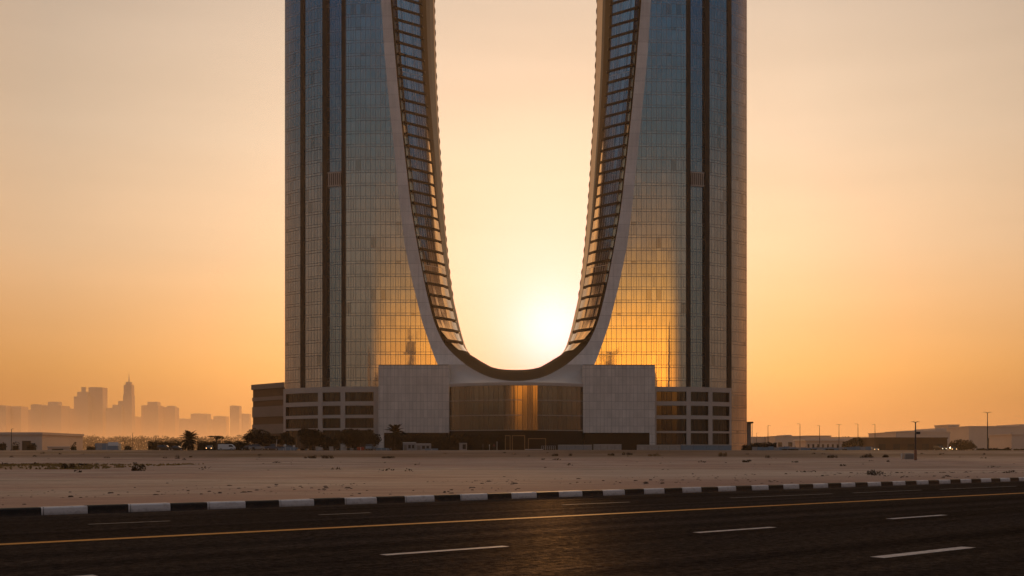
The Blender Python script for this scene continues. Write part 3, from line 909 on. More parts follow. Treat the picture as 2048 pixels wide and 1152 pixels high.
# ---------------------------------------------------------------- plants
def leafball(mb, c, r, n, size, seed=0):
    rnd = random.Random(seed)
    for _ in range(n):
        while True:
            v = Vector((rnd.uniform(-1, 1), rnd.uniform(-1, 1), rnd.uniform(-1, 1)))
            if v.length <= 1: break
        L = v.length
        v = v / (L + 1e-6) * (L ** .55)
        v *= 1 + .28 * noise.noise(v * 2.1 + Vector((seed, 0, 0)))
        p = Vector((c[0] + v.x * r[0], c[1] + v.y * r[1], c[2] + v.z * r[2]))
        if noise.noise(p * 1.3 + Vector((seed * 3, 1, 0))) < -.22: continue
        a = Vector((rnd.gauss(0, 1), rnd.gauss(0, 1), rnd.gauss(0, 1))).normalized()
        b = a.orthogonal().normalized(); w = size * rnd.uniform(.5, 1.2)
        b = (b + a.cross(b) * rnd.uniform(-1, 1)).normalized(); c2 = a.cross(b)
        mb.quad([p - b * w, p + c2 * w * .45, p + b * w, p - c2 * w * .45])


def at(px, Y, z=None):
    x = PX(px, Y); return (x, Y, (GZ if Y > 320 else gz(x, Y)) if z is None else z)


def bushy_tree(px, Y, w, h, label, name='broadleaf_tree', seed=1, n=3600, mat='leaf', group=None, leaf=.3, trunk_h=.25, squash=1.0):
    o = empty(name, at(px, Y), label, 'tree', group)
    if name == 'broadleaf_tree' and Y < 400: w *= 1.15; h *= 1.12; n = int(n * 1.5)
    rnd = random.Random(seed)
    mb = MB(); th = h * trunk_h
    mb.tube([(0, 0, -.3), (.05, 0, th * .6), (0, .04, th * 1.3), (.05, 0, h * .62)], [w * .035 + .06, w * .03 + .05, w * .022 + .03, .03])
    for k in range(5):
        a = rnd.uniform(0, 6.28); mb.tube([(0, 0, th * .8), (math.cos(a) * w * .16, math.sin(a) * w * .16, th + h * .2), (math.cos(a) * w * .33, math.sin(a) * w * .33, h * .66)], [.09, .06, .02], 6)
    mb.build('trunk', M['bark'], o, smooth=True)
    mb = MB(); K = 9
    for k in range(K):
        a = rnd.uniform(0, 6.28); rr = rnd.uniform(.1, .34) * w
        cz = rnd.uniform(th + .22 * (h - th), h - .24 * (h - th)); s = rnd.uniform(.17, .27)
        leafball(mb, (math.cos(a) * rr, math.sin(a) * rr * .8, cz), (w * s * 1.15, w * s, (h - th) * s * 1.25 * squash), n // K, leaf, seed * 17 + k)
    mb.build('crown', M[mat], o)
    return o


def palm(px, Y, h, span, label, seed):
    o = empty('palm_tree', at(px, Y), label, 'palm tree', 'date palms on the plot edge')
    rnd = random.Random(seed); th = h * .52
    mb = MB(); pts = []; rd = []
    for k in range(15):
        f = k / 14; pts.append((.1 * math.sin(f * 2), 0, -.2 + f * (th + .3))); rd.append(.30 - .08 * f + (.05 if k % 2 else 0) + (.08 if f > .85 else 0))
    mb.tube(pts, rd, 10); mb.build('trunk', M['bark'], o)
    mb = MB()
    for k in range(46):
        a = k * 2.399 + rnd.uniform(-.2, .2); elv = R(rnd.choice([78, 62, 48, 34, 18, 2, -20, -38]) + rnd.uniform(-7, 7))
        L = span * rnd.uniform(.8, 1.08); n = 11; p = Vector((.1, 0, th)); dirx = Vector((math.cos(a), math.sin(a), 0)); e = elv
        sp_ = [p.copy()]
        for i in range(n):
            p = p + (dirx * math.cos(e) + Vector((0, 0, math.sin(e)))) * L / n; e -= R(5.5); sp_.append(p.copy())
        side = Vector((-math.sin(a), math.cos(a), 0))
        for i in range(1, n + 1):
            q = sp_[i]; t = (sp_[i] - sp_[i - 1]).normalized(); lf = L * .26 * math.sin(math.pi * (.12 + .8 * i / n)) + .05
            for sgn in (-1, 1):
                for jj in (0, .5):
                    b = q - t * jj * L / n; tip = b + side * sgn * lf * .75 + t * lf * .6 - Vector((0, 0, lf * .25)); wv = t * .10
                    mb.quad([b - wv, b + wv, tip + wv * .2, tip - wv * .2])
        for i in range(n):
            mb.quad([sp_[i] - side * .03, sp_[i] + side * .03, sp_[i + 1] + side * .02, sp_[i + 1] - side * .02])
    mb.build('crown', M['leaf'], o)
    mb = MB(); leafball(mb, (0, 0, h * .12), (span * .55, span * .5, h * .16), 500, .22, seed + 5)
    s_ = mb.build('foliage', M['leaf'], o)
    return o


palm(377, 304, 5.4, 3.0, 'small date palm silhouetted against the orange sky, left of the towers', 3)
palm(790, 305, 8.8, 3.3, 'taller date palm standing in front of the left white stone block', 8)
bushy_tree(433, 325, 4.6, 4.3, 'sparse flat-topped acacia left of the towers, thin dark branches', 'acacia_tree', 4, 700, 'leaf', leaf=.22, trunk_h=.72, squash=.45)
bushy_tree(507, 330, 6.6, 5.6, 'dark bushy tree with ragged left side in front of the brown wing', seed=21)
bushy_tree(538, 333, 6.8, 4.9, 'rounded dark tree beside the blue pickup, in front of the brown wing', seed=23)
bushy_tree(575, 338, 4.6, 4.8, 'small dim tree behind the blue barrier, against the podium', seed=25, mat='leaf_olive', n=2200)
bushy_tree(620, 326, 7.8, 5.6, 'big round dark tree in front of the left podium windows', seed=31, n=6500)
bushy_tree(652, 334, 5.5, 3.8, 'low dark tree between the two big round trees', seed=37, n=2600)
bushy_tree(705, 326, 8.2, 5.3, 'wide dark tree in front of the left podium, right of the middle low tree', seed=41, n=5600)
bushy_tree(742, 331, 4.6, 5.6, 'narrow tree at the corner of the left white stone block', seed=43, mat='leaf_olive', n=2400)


def hedge(px0, px1, Y, ytop, label, seed, mat='leaf', dep=2.5, dens=46, name='hedge', leaf=.26, jag=.15):
    x0, x1 = PX(px0, Y), PX(px1, Y); h = PZ(ytop, Y) - GZ
    o = MB(); rnd = random.Random(seed); n = int((x1 - x0) * dens * max(h, 1))
    for _ in range(n):
        x = rnd.uniform(0, x1 - x0); hh = h * (1 + jag * noise.noise(Vector((x * .5, seed, 0))) * 1.6)
        p = Vector((x, rnd.uniform(-dep / 2, dep / 2), rnd.uniform(0, 1) ** .8 * hh))
        a = Vector((rnd.gauss(0, 1), rnd.gauss(0, 1), rnd.gauss(0, 1))).normalized(); b = a.orthogonal().normalized(); c2 = a.cross(b); w = leaf * rnd.uniform(.6, 1.2)
        o.quad([p - b * w, p + c2 * w * .5, p + b * w, p - c2 * w * .5])
    if True: o.box(.15, x1 - x0 - .15, -dep * .3, dep * .3, -.2, h * .82)
    ob = o.build(name, M[mat]); ob.location = (x0, Y, GZ)
    return tag(ob, label, name.replace('_', ' '))


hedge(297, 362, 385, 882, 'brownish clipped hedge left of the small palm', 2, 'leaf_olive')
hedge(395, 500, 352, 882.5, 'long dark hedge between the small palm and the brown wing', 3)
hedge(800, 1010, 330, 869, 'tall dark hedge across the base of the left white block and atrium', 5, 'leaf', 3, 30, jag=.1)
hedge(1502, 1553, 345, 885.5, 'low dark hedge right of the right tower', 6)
hedge(1486, 1503, 328, 890, 'dark shrub at the corner of the right tower', 7, name='shrub')
hedge(1955, 2020, 340, 897, 'low dark shrubs around the double-headed lamp post', 8, name='shrub', jag=.6)
hedge(2028, 2075, 350, 898, 'low dark shrubs at the right edge of the plot', 9, name='shrub', jag=.5)
hedge(-8, 11, 330, 885, 'dark bush left of the lamp post at the left edge', 10, name='shrub', jag=.5)
hedge(55, 71, 335, 888, 'small dark bush in front of the left warehouse', 11, name='shrub', jag=.7)
hedge(26, 36, 335, 889, 'small grey-brown bush beside the left lamp post', 12, 'leaf_olive', name='shrub', jag=.7)
hedge(143, 152, 335, 891, 'small dark bush left of the pale trailer', 13, name='shrub', jag=.7)
hedge(174, 190, 335, 893, 'low brown bush touching the pale trailer', 14, 'leaf_olive', name='shrub', jag=.7)
hedge(250, 262, 335, 893, 'low dark bush right of the pale trailer', 15, name='shrub', jag=.7)
for k, (p0, p1, yt, lb) in enumerate(((1684, 1712, 879, 'brown tree clump beside the long pale shed'), (1705, 1735, 872, 'taller brown tree clump left of the dark shed'), (1896, 1948, 880, 'broad rounded tree clump between the dark shed and the pale hall'))):
    Y = 560; w = (p1 - p0) / F * Y * 1.25; h = PZ(yt, Y) - GZ
    bushy_tree((p0 + p1) / 2, Y, w, h, lb, seed=61 + k, n=3500, mat='leaf_olive', leaf=.5, trunk_h=.08)

# scrub on the sand
def scrub(px, Y, w, h, label, seed, mat='scrub', n=420):
    mb = MB(); rs = random.Random(seed)
    for q in range(6):
        f = rs.uniform(.25, .75); hh = h * rs.uniform(.45, 1.1)
        leafball(mb, (rs.uniform(-.42, .42) * w, rs.uniform(-.2, .2) * w, hh * .35), (w * .28 * f + .08, w * .25 * f + .06, hh * .55), n // 6, min(w * .06, .09), seed + q)
    x, y, z = at(px, Y)
    o = mb.build('scrub_bush', M[mat]); o.location = (x, y, z); tag(o, label, 'bush')
    return o
def yground(py):   # distance of the sand seen at row py
    best = min(((abs(HY - (interp(PROF, Y) - H) / Y * F - py), Y) for Y in [45 + k * .5 for k in range(500)]))
    return best[1]
for k, (px, py, w, h, lb, mt) in enumerate([
    (277, 941, 1.25, .75, 'dark round bush alone on the sand at the left', 'scrub'),
    (1750, 951, .95, .5, 'dark ragged bush on the sand near the right kerb', 'scrub'),
    (355, 918, 1.1, .8, 'small dark bush on the slope below the small palm', 'scrub'),
    (66, 930, .9, .35, 'flat dark scrub on the left sand, third clump from the left edge', 'scrub'),
    (10, 930, .8, .3, 'flat dark scrub at the far left edge of the sand', 'scrub'),
    (135, 937, 1.3, .55, 'low dark scrub at the end of the ochre grass streak', 'scrub'),
    (167, 931, 1.1, .25, 'thin flat scrub above the ochre grass streak', 'scrub'),
    (1310, 914, 3.2, .9, 'wide reddish-brown scrub mound before the right podium', 'straw'),
    (1446, 914, 1.6, 1.0, 'yellowish dry bush before the right tower', 'straw'),
    (1494, 924, 1.3, .4, 'small dark scrub below the right tower corner', 'scrub'),
    (1590, 924, .8, .35, 'small dark scrub on the sand right of the towers', 'scrub'),
    (1535, 916, 1.0, .8, 'brown scrub below the pale fence, near the towers', 'scrub'),
    (1665, 915, 1.7, .7, 'low dark scrub below the middle of the pale fence', 'scrub'),
    (1732, 915, 3.0, .9, 'dark scrub patch left of the concrete box', 'scrub'),
    (1765, 915, 2.0, .9, 'dense dark scrub clump nearest the concrete box', 'scrub'),
    (1108, 913, 1.4, .5, 'brown scrub before the middle of the entrance', 'scrub'),
    (1140, 913, 1.1, .6, 'brown scrub before the right end of the atrium', 'scrub'),
    (1225, 913, 1.7, .5, 'low brown scrub before the right white block', 'scrub'),
    (1255, 912, 2.0, .6, 'dark twin scrub clumps before the right white block', 'scrub'),
    (620, 917, 2.2, .6, 'low dark scrub below the big round tree', 'scrub'),
    (655, 917, 1.9, .6, 'low dark scrub below the first wide tree gap', 'scrub'),
    (770, 916, 3.4, .4, 'long flat scrub below the tall palm', 'scrub')]):
    scrub(px, yground(py), w, h, lb, 100 + k, mt, 900 if w > 1.2 else 420)

rnd = random.Random(5)
mb = MB()
for _ in range(5200):
    if rnd.random() < .62: d = rnd.uniform(1.5, 16) ** 1.0; s = rnd.uniform(-30, 190)
    else:
        d = rnd.uniform(3, 230); s = rnd.uniform(-30, 380)
        if rnd.random() < .5: continue
    x, y = w2(s, d)
    if y < 25 or abs(x) / y > .48: continue
    if noise.noise(Vector((x * .16, y * .16, 4))) < -.05: continue
    z = gz(x, y); r = rnd.choice([.02, .025, .03, .035, .05, .08]) * rnd.uniform(.7, 1.5)
    if y > 110: r *= 1.8
    v = [(x + r * rnd.uniform(.8, 1.6) * math.cos(a), y + r * math.sin(a) * rnd.uniform(.7, 1.3), z - .01) for a in (0, 1.3, 2.5, 3.8, 5.1)]
    top = (x + r * .2, y, z + r * rnd.uniform(.3, .6))
    up = [(vx * .55 + top[0] * .45 + rnd.uniform(-.15, .15) * r, vy * .55 + top[1] * .45, top[2] - r * rnd.uniform(0, .12)) for vx, vy, _z in v]
    for k in range(5): mb.quad([v[k], v[(k + 1) % 5], up[(k + 1) % 5], up[k]])
    mb.quad(up)
tag(mb.build('gravel', M['rock']), 'loose stones scattered over the sand beyond the kerb', 'stones', kind='stuff')
mb = MB()
for _ in range(260):
    s = rnd.uniform(-20, 380); d = rnd.uniform(6, 240); x, y = w2(s, d)
    if y < 60 or y > 262 or abs(x) / y > .48 or noise.noise(Vector((x * .03, y * .05, 8))) < .0: continue
    leafball(mb, (x, y, gz(x, y) + .05), (rnd.uniform(.2, .8), .3, rnd.uniform(.08, .25)), 34, .07 + y * .0004, _)
tag(mb.build('dry_ground_cover', M['scrub']), 'thin dry ground cover dotted over the sand', 'ground cover', kind='stuff')
mb = MB()
for _ in range(2600):
    x = rnd.uniform(-58, -37); y = rnd.uniform(98, 140)
    if noise.noise(Vector((x * .12, y * .45, 2))) < .06: continue
    z = gz(x, y); h = rnd.uniform(.08, .22)
    mb.quad([(x - .12, y, z), (x + .12, y, z), (x + rnd.uniform(-.1, .1), y + .05, z + h)])
tag(mb.build('ochre_grass', M['straw']), 'streak of ochre dry grass on the left sand', 'dry grass', kind='stuff')

# ---------------------------------------------------------------- vehicles
def wheel(par, x, y, r, w=.22):
    mb = MB(); ring = [(math.cos(a) * r, math.sin(a) * r) for a in [i * math.pi / 9 for i in range(18)]]
    mb.grid([[(px_, -w / 2, pz_) for px_, pz_ in ring + ring[:1]], [(px_, w / 2, pz_) for px_, pz_ in ring + ring[:1]]])
    mb.quad([(a, -w / 2, b) for a, b in ring]); mb.quad([(a, w / 2, b) for a, b in ring][::-1])
    t = mb.build('wheel', M['rubber'], par, loc=(x, y, r))
    mb = MB(); mb.quad([(a * .6, -w / 2 - .01, b * .6) for a, b in ring]); mb.quad([(a * .6, w / 2 + .01, b * .6) for a, b in ring][::-1])
    mb.build('rim', M['chrome'], t)


def vehicle(name, px, Y, label, cat, prof, cabin, mat, wid=1.8, wheels=(.85, -.9), wr=.33, rz=0, lights=None, roofbox=None, group=None):
    o = empty(name, at(px, Y), label, cat, group, rz)
    mb = MB(); h = wid / 2
    mb.nrm = True
    L = [(x, -h, z) for x, z in prof]; Rr = [(x, h, z) for x, z in prof]
    mb.quad(L); mb.quad(Rr[::-1])
    for i in range(len(prof)):
        j = (i + 1) % len(prof); mb.quad([L[i], Rr[i], Rr[j], L[j]])
    mb.build('body', M[mat], o, bevel=.04)
    if cabin:
        q = [(x, -h + .02 + .16 * f, z) for x, z, f in cabin]; q2 = [(x, h - .02 - .16 * f, z) for x, z, f in cabin]
        mb = MB(); mb.quad(q); mb.quad(q2[::-1])
        for i in range(len(cabin)):
            j = (i + 1) % len(cabin); mb.quad([q[i], q2[i], q2[j], q[j]])
        mb.build('windows', M['carglass'], o)
        xs = [c[0] for c in cabin]; zt_ = max(c[1] for c in cabin)
        top = [c for c in cabin if c[1] > zt_ - .01]
        mb = MB(); mb.box(min(c[0] for c in top) - .05, max(c[0] for c in top) + .05, -h + .16, h - .16, zt_, zt_ + .05); mb.build('roof', M[mat], o)
    for x in wheels:
        for y in (-h + .1, h - .1): wheel(o, x, y, wr)
    for (lx, lz, lm) in (lights or []):
        for y in (-h + .22, h - .22):
            mb = MB(); mb.tube([(lx, y, lz), (lx + .04 * (1 if lx > 0 else -1), y, lz)], .12, 10); mb.build('headlight' if lx > 0 else 'tail_light', lm, o)
    return o


SED = [(-2.1, .3), (2.15, .3), (2.2, .62), (2.0, .82), (.95, .92), (-1.5, .95), (-2.15, .9), (-2.2, .5)]
SEDC = [(.95, .9, 0), (.35, 1.36, 1), (-.95, 1.38, 1), (-1.6, .93, 0)]
SUV = [(-2.2, .35), (2.25, .35), (2.3, .75), (2.1, 1.02), (1.05, 1.1), (-2.2, 1.12), (-2.3, .6)]
SUVC = [(1.05, 1.08, 0), (.55, 1.66, 1), (-2.0, 1.68, 1), (-2.2, 1.1, 0)]
VAN = [(-2.5, .35), (2.3, .35), (2.45, .8), (2.25, 1.1), (1.55, 1.75), (1.2, 1.9), (-2.45, 1.92), (-2.5, 1.0)]
VANC = [(2.16, 1.12, -.14), (1.62, 1.66, -.13), (.75, 1.66, -.13), (.75, 1.12, -.13)]
PIK = [(-2.6, .45), (2.55, .45), (2.6, .85), (2.4, 1.08), (1.3, 1.15), (-.4, 1.18), (-.42, 1.0), (-2.6, 1.02)]
PIKC = [(1.3, 1.13, 0), (.75, 1.72, 1), (-.25, 1.74, 1), (-.38, 1.15, 0)]
vehicle('delivery_van', 454, 340, 'white delivery van parked before the long dark hedge', 'van', VAN, VANC, 'white', 1.9, (1.5, -1.6), .34)
vehicle('parked_car', 496, 318, 'dark parked car with pale windscreen under the ragged tree', 'car', SED, SEDC, 'darkcar', 1.75, (1.3, -1.35), .32, R(170))
vehicle('parked_car', 514, 318, 'olive parked car half hidden under the dark trees', 'car', SUV, SUVC, 'greypaint', 1.8, (1.4, -1.4), .36, R(12))
vehicle('pickup_truck', 548, 312, 'blue pickup truck parked left of the blue barrier', 'pickup truck', PIK, PIKC, 'bluecar', 1.85, (1.6, -1.5), .38, R(195))
vehicle('parked_car', 580, 322, 'pale blue saloon behind the two white sign posts', 'car', SED, SEDC, 'bluepaint', 1.75, (1.3, -1.35), .32, R(5))
vehicle('parked_car', 742, 322, 'grey-blue parked car left of the blue barrier panels', 'car', SUV, SUVC, 'bluepaint', 1.8, (1.4, -1.4), .36, R(80))
vehicle('approaching_car', 419, 318, 'car facing the road with glowing orange headlights, right of the small palm', 'car', SED, SEDC, 'darkcar', 1.75, (1.3, -1.35), .32, R(-80), [(2.18, .62, M['lit'])])
vehicle('approaching_car', 1879, 372, 'car with bright headlights before the dark shed, left of the pair', 'car', SUV, SUVC, 'darkcar', 1.8, (1.4, -1.4), .36, R(-70), [(2.28, .75, M['litw'])])
vehicle('approaching_car', 1906, 380, 'car with yellow headlights before the dark shed, right of the pair', 'car', SED, SEDC, 'darkcar', 1.75, (1.3, -1.35), .32, R(-100), [(2.18, .62, M['lit'])])
vehicle('approaching_car', 1748, 400, 'small car with pinkish lights at the end of the pale fence', 'car', SED, SEDC, 'greypaint', 1.75, (1.3, -1.35), .32, R(-85), [(2.18, .62, M['lit'])])
vehicle('parked_car', 330, 345, 'dark parked car half in front of the brownish hedge', 'car', SUV, SUVC, 'darkcar', 1.8, (1.4, -1.4), .36, R(8))
vehicle('parked_car', 355, 338, 'black low car touching the small palm, on its left', 'car', SED, SEDC, 'darkcar', 1.75, (1.3, -1.35), .32, R(4))

# ---------------------------------------------------------------- lamp posts
def lamp(px, Y, ytop, label, heads=1, base=None, side=1, thick=.09, name='lamp_post', rust=False, midbox=False):
    x, y, z = at(px, Y); 
    if base is not None: z = PZ(base, Y)
    h = PZ(ytop, Y) - z
    o = empty(name, (x, y, z), label, 'lamp post')
    mb = MB(); mb.tube([(0, 0, -.3), (0, 0, h * .5), (0, 0, h)], [thick * 1.3, thick, thick * .65], 10)
    mb.build('pole', M['lamp_metal'], o, smooth=True)
    mb = MB(); mb.box(-thick * 2.2, thick * 2.2, -thick * 2.2, thick * 2.2, -.2, .12); mb.build('base_plate', M['lamp_metal'], o)
    if rust:
        mb = MB(); mb.tube([(0, 0, -.1), (0, 0, h * .32)], [thick * 1.7, thick * 1.5], 12); mb.build('painted_sleeve', M['rust'], o)
    if midbox:
        mb = MB(); mb.box(thick, thick + .55, -.15, .15, h * .70, h * .76); mb.build('side_floodlight', M['lamp_metal'], o)
    sides = (-1, 1) if heads == 2 else (side,)
    a = h * .055
    for s_ in sides:
        mb = MB(); mb.tube([(0, 0, h * .985), (s_ * a * .6, 0, h + a * .10), (s_ * a, 0, h + a * .12)], thick * .5, 6); mb.build('arm', M['lamp_metal'], o)
        mb = MB(); mb.box(min(s_ * a * .8, s_ * a * 1.9), max(s_ * a * .8, s_ * a * 1.9), -a * .3, a * .3, h + a * .05, h + a * .20); mb.build('lamp_head', M['lamp_metal'], o, bevel=.02)
    return o
lamp(23, 300, 858, 'thin lamp post with a long arm, in front of the left warehouse', 1, thick=.11)
lamp(1536, 345, 851, 'curved single lamp post just right of the right tower', 1)
lamp(1513, 470, 866, 'short thin lamp post between the right tower and the curved lamp', 1, thick=.08)
nm = ['first', 'second', 'third', 'fourth', 'fifth']
for k, (px, yt) in enumerate(((1600, 848), (1639, 851), (1678, 849), (1716, 848), (1750, 849))):
    lamp(px, 480, yt, nm[k] + ' of the five far thin lamp posts, counted away from the towers', 2 if k in (2,) else 1, thick=.13, side=-1)
lamp(1831, 176, 844, 'tall rust-footed lamp post on the sand beside the concrete box', 2, 925, thick=.13, rust=True, midbox=True)
lamp(1975, 290, 825, 'double-headed lamp post at the right end of the plot', 2, thick=.13)
lamp(1689 + 333, 700, 866, 'distant dark mast in front of the far right shed', 1, thick=.15)
lamp(265, 620, 866, 'tiny distant lamp post above the hazy tree line', 1, thick=.16)

# ---------------------------------------------------------------- site furniture
def boxthing(name, px0, px1, Y, y0, y1, dep, label, cat, mat, parts=(), group=None, bevel=.03, z0=None):
    x0, x1 = PX(px0, Y), PX(px1, Y); zt_, zb_ = PZ(y0, Y), (PZ(y1, Y) if z0 is None else z0)
    zb_ = min(zb_, at((px0 + px1) / 2, Y)[2]) - .05
    o = empty(name, ((x0 + x1) / 2, Y, zb_), label, cat, group)
    w, h = x1 - x0, zt_ - zb_
    mb = MB(); mb.box(-w / 2, w / 2, 0, dep, 0, h); mb.build('body', M[mat], o, bevel=bevel)
    for (nm_, mt, a, b_, c, d_, pr) in parts:     # fractions of width and height
        mb = MB(); mb.box(-w / 2 + a * w, -w / 2 + b_ * w, -pr, .02 if pr > 0 else .0, c * h, d_ * h); mb.build(nm_, M[mt], o)
    return o


def cabin(px0, px1, Y, y0, label, mat='greypaint'):
    return boxthing('site_cabin', px0, px1, Y, y0, 904, 2.4, label, 'cabin', mat,
                    [('roof_edge', 'white', -.02, 1.02, .94, 1.02, .08), ('door', 'wing', .08, .3, 0, .75, .03), ('window', 'carglass', .42, .62, .4, .75, .03), ('window', 'carglass', .72, .9, .4, .75, .03)])
cabin(806, 831, 318, 885, 'grey site cabin with a raised roof, right of the tall palm')
cabin(832, 861, 314, 887.5, 'pale site cabin with dark windows, right of the first cabin')
boxthing('barrier_panel', 752, 783, 310, 896, 904, .35, 'long pale blue water barrier left of the tall palm', 'barrier', 'bluepaint', [('foot', 'darkmetal', .05, .12, 0, .12, .1), ('foot', 'darkmetal', .88, .95, 0, .12, .1), ('rib', 'white', .33, .35, .1, .95, .02), ('rib', 'white', .66, .68, .1, .95, .02)])
boxthing('barrier_panel', 850, 876, 308, 897, 904, .35, 'pale blue water barrier in front of the pale cabin', 'barrier', 'bluepaint', [('foot', 'darkmetal', .05, .12, 0, .12, .1), ('rib', 'white', .5, .52, .1, .95, .02)])
boxthing('barrier_panel', 556, 592, 308, 896.5, 904, .35, 'pale blue barrier right of the blue pickup', 'barrier', 'bluepaint', [('rib', 'white', .3, .32, .1, .95, .02), ('rib', 'white', .7, .72, .1, .95, .02)])
boxthing('barrier_panel', 714, 728, 312, 894, 904, .35, 'red plastic barrier below the wide dark tree', 'barrier', 'redpaint', [('rib', 'white', .5, .56, .1, .95, .02)])
boxthing('generator_kiosk', 918.5, 933.5, 300, 886, 903, 1.5, 'grey metal kiosk standing before the dark hedge', 'kiosk', 'block', [('door', 'darkmetal', .45, .88, .3, .85, .03), ('roof_cap', 'greypaint', -.05, 1.05, .95, 1.02, .08)])
boxthing('concrete_box', 1809, 1829, 196, 906.5, 919, 1.3, 'squat concrete box beside the rust-footed lamp post', 'utility box', 'block', [('door', 'wing', .1, .9, .1, .85, .02)])
for k, (a_, b_, lb) in enumerate(((631, 636, 'pale gate pillar below the big round tree'), (658.5, 666, 'wider pale pillar between the two big trees'), (686, 693, 'pale pillar at the left side of the wide dark tree'), (700, 706, 'small pale pillar in front of the wide dark tree'))):
    boxthing('gate_pillar', a_, b_, 300 + k, 893.5 + (k == 3) * 3, 904, .6, lb, 'pillar', 'block', [('cap', 'concrete', -.08, 1.08, .93, 1.03, .06)])
for k, (a_, b_, y_, lb, mt) in enumerate(((1187, 1243, 888.5, 'pale low wall before the right white block', 'block'), (1050, 1086, 898, 'thin white step edge before the entrance', 'white'), (1116, 1184, 889.5, 'grey low wall left of the pale wall, before the atrium', 'greypaint'),
                                       (1274, 1361, 889.5, 'long pale low wall below the right corner column', 'block'), (1362, 1463, 889, 'long bluish barrier wall below the right podium', 'bluepaint'))):
    boxthing('low_wall', a_, b_, 316 + k * 1.5, y_, 904, .5, lb, 'wall', mt, [('coping', 'concrete', 0, 1, .9, 1.0, .05)] + [('joint', 'darkmetal', f, f + .004, 0, .9, .01) for f in (.25, .5, .75)])
# handrail with cones in front of the entrance
o = empty('guard_rail', at(1097, 312), 'small railing of thin posts right of the entrance', 'railing')
for k in range(8):
    mb = MB(); mb.tube([(-1.9 + k * .54, 0, -.1), (-1.9 + k * .54, 0, 1.15)], .03, 6); mb.build('post', M['white'], o)
for z_ in (.6, 1.15):
    mb = MB(); mb.tube([(-1.9, 0, z_), (1.9, 0, z_)], .03, 6); mb.build('rail', M['white'], o)


def signpost(px, Y, ytop, label, w=.4):
    x, y, z = at(px, Y); h = PZ(ytop, Y) - z
    o = empty('sign_post', (x, y, z), label, 'sign post')
    mb = MB(); mb.tube([(0, 0, -.2), (0, 0, h)], .05, 8); mb.build('post', M['white'], o)
    mb = MB(); mb.box(-w / 2, w / 2, -.08, -.05, h - .45, h); mb.build('sign_plate', M['white'], o)
signpost(588, 300, 890.5, 'white sign post with a bent plate, right of the blue barrier', .55)
signpost(570.5, 306, 888.5, 'white sign post with a square plate behind the blue barrier')
signpost(979, 302, 889, 'white post with a small plate before the atrium, left of the person', .2)
signpost(994, 302, 883, 'taller thin pole right of the person before the entrance', .12)
signpost(1803, 200, 907, 'short white marker post left of the concrete box', .25)
o = empty('flag_pole', at(552, 326), 'thin white slanting pole above the blue pickup', 'pole')
mb = MB(); mb.tube([(0, 0, 0), (.25, 0, PZ(879, 326) - GZ)], [.08, .04], 8); mb.build('pole', M['white'], o)
mb = MB(); mb.tube([(0, 0, -.05), (0, 0, .15)], .2, 8); mb.build('foot', M['lamp_metal'], o)

# pale blue hoarding to the right
o = empty('site_hoarding', at(1620, 338), 'long pale blue site hoarding right of the towers', 'hoarding')
X0, X1 = PX(1504, 338) - PX(1620, 338), PX(1742, 338) - PX(1620, 338)
n = 22; rh = random.Random(9)
for k in range(n):
    a_ = X0 + (X1 - X0) * k / n; b_ = X0 + (X1 - X0) * (k + 1) / n; hh = rh.uniform(.95, 1.25) * (1 if k < 8 or k > 15 else .85)
    mb = MB(); mb.box(a_ + .03, b_ - .03, -.04, .04, -.2, hh); mb.build('panel', M['bluepaint' if k % 4 else 'greypaint'], o)
for k in range(0, n + 1, 2):
    a_ = X0 + (X1 - X0) * k / n; mb = MB(); mb.box(a_ - .06, a_ + .06, .05, .15, -.2, 1.35); mb.build('post', M['lamp_metal'], o)
for k, (p0, p1, lb) in enumerate(((1565, 1597, 'row of dark tubs along the hoarding, near its left third'), (1622, 1633, 'dark crate by the middle of the hoarding'), (1652, 1668, 'dark pallet by the middle right of the hoarding'), (1686, 1694, 'dark drum-like box by the right part of the hoarding'))):
    boxthing('stacked_tub', p0, p1, 326, 898, 903, .8, lb, 'container', 'darkmetal', [('lid', 'lamp_metal', 0, 1, .9, 1.0, .05), ('strap', 'greypaint', .3, .34, 0, .9, .02)])

# pale trailer and cabins on the left
boxthing('box_trailer', 190, 237, 350, 886.5, 905, 2.5, 'pale grey box trailer with white roof end, far left plot edge', 'trailer', 'bluepaint',
         [('roof_section', 'white', .55, 1.0, .72, 1.12, .05), ('door', 'greypaint', .06, .3, .05, .9, .03), ('rib', 'white', .5, .51, 0, .95, .03)])
boxthing('flat_shed', 95, 140, 400, 893, 905, 6, 'low pale shed roof right of the left warehouse', 'shed', 'far_wall', [('roof_edge', 'far_roof', -.01, 1.01, .85, 1.0, .3), ('opening', 'darkmetal', .2, .7, 0, .6, .03)])

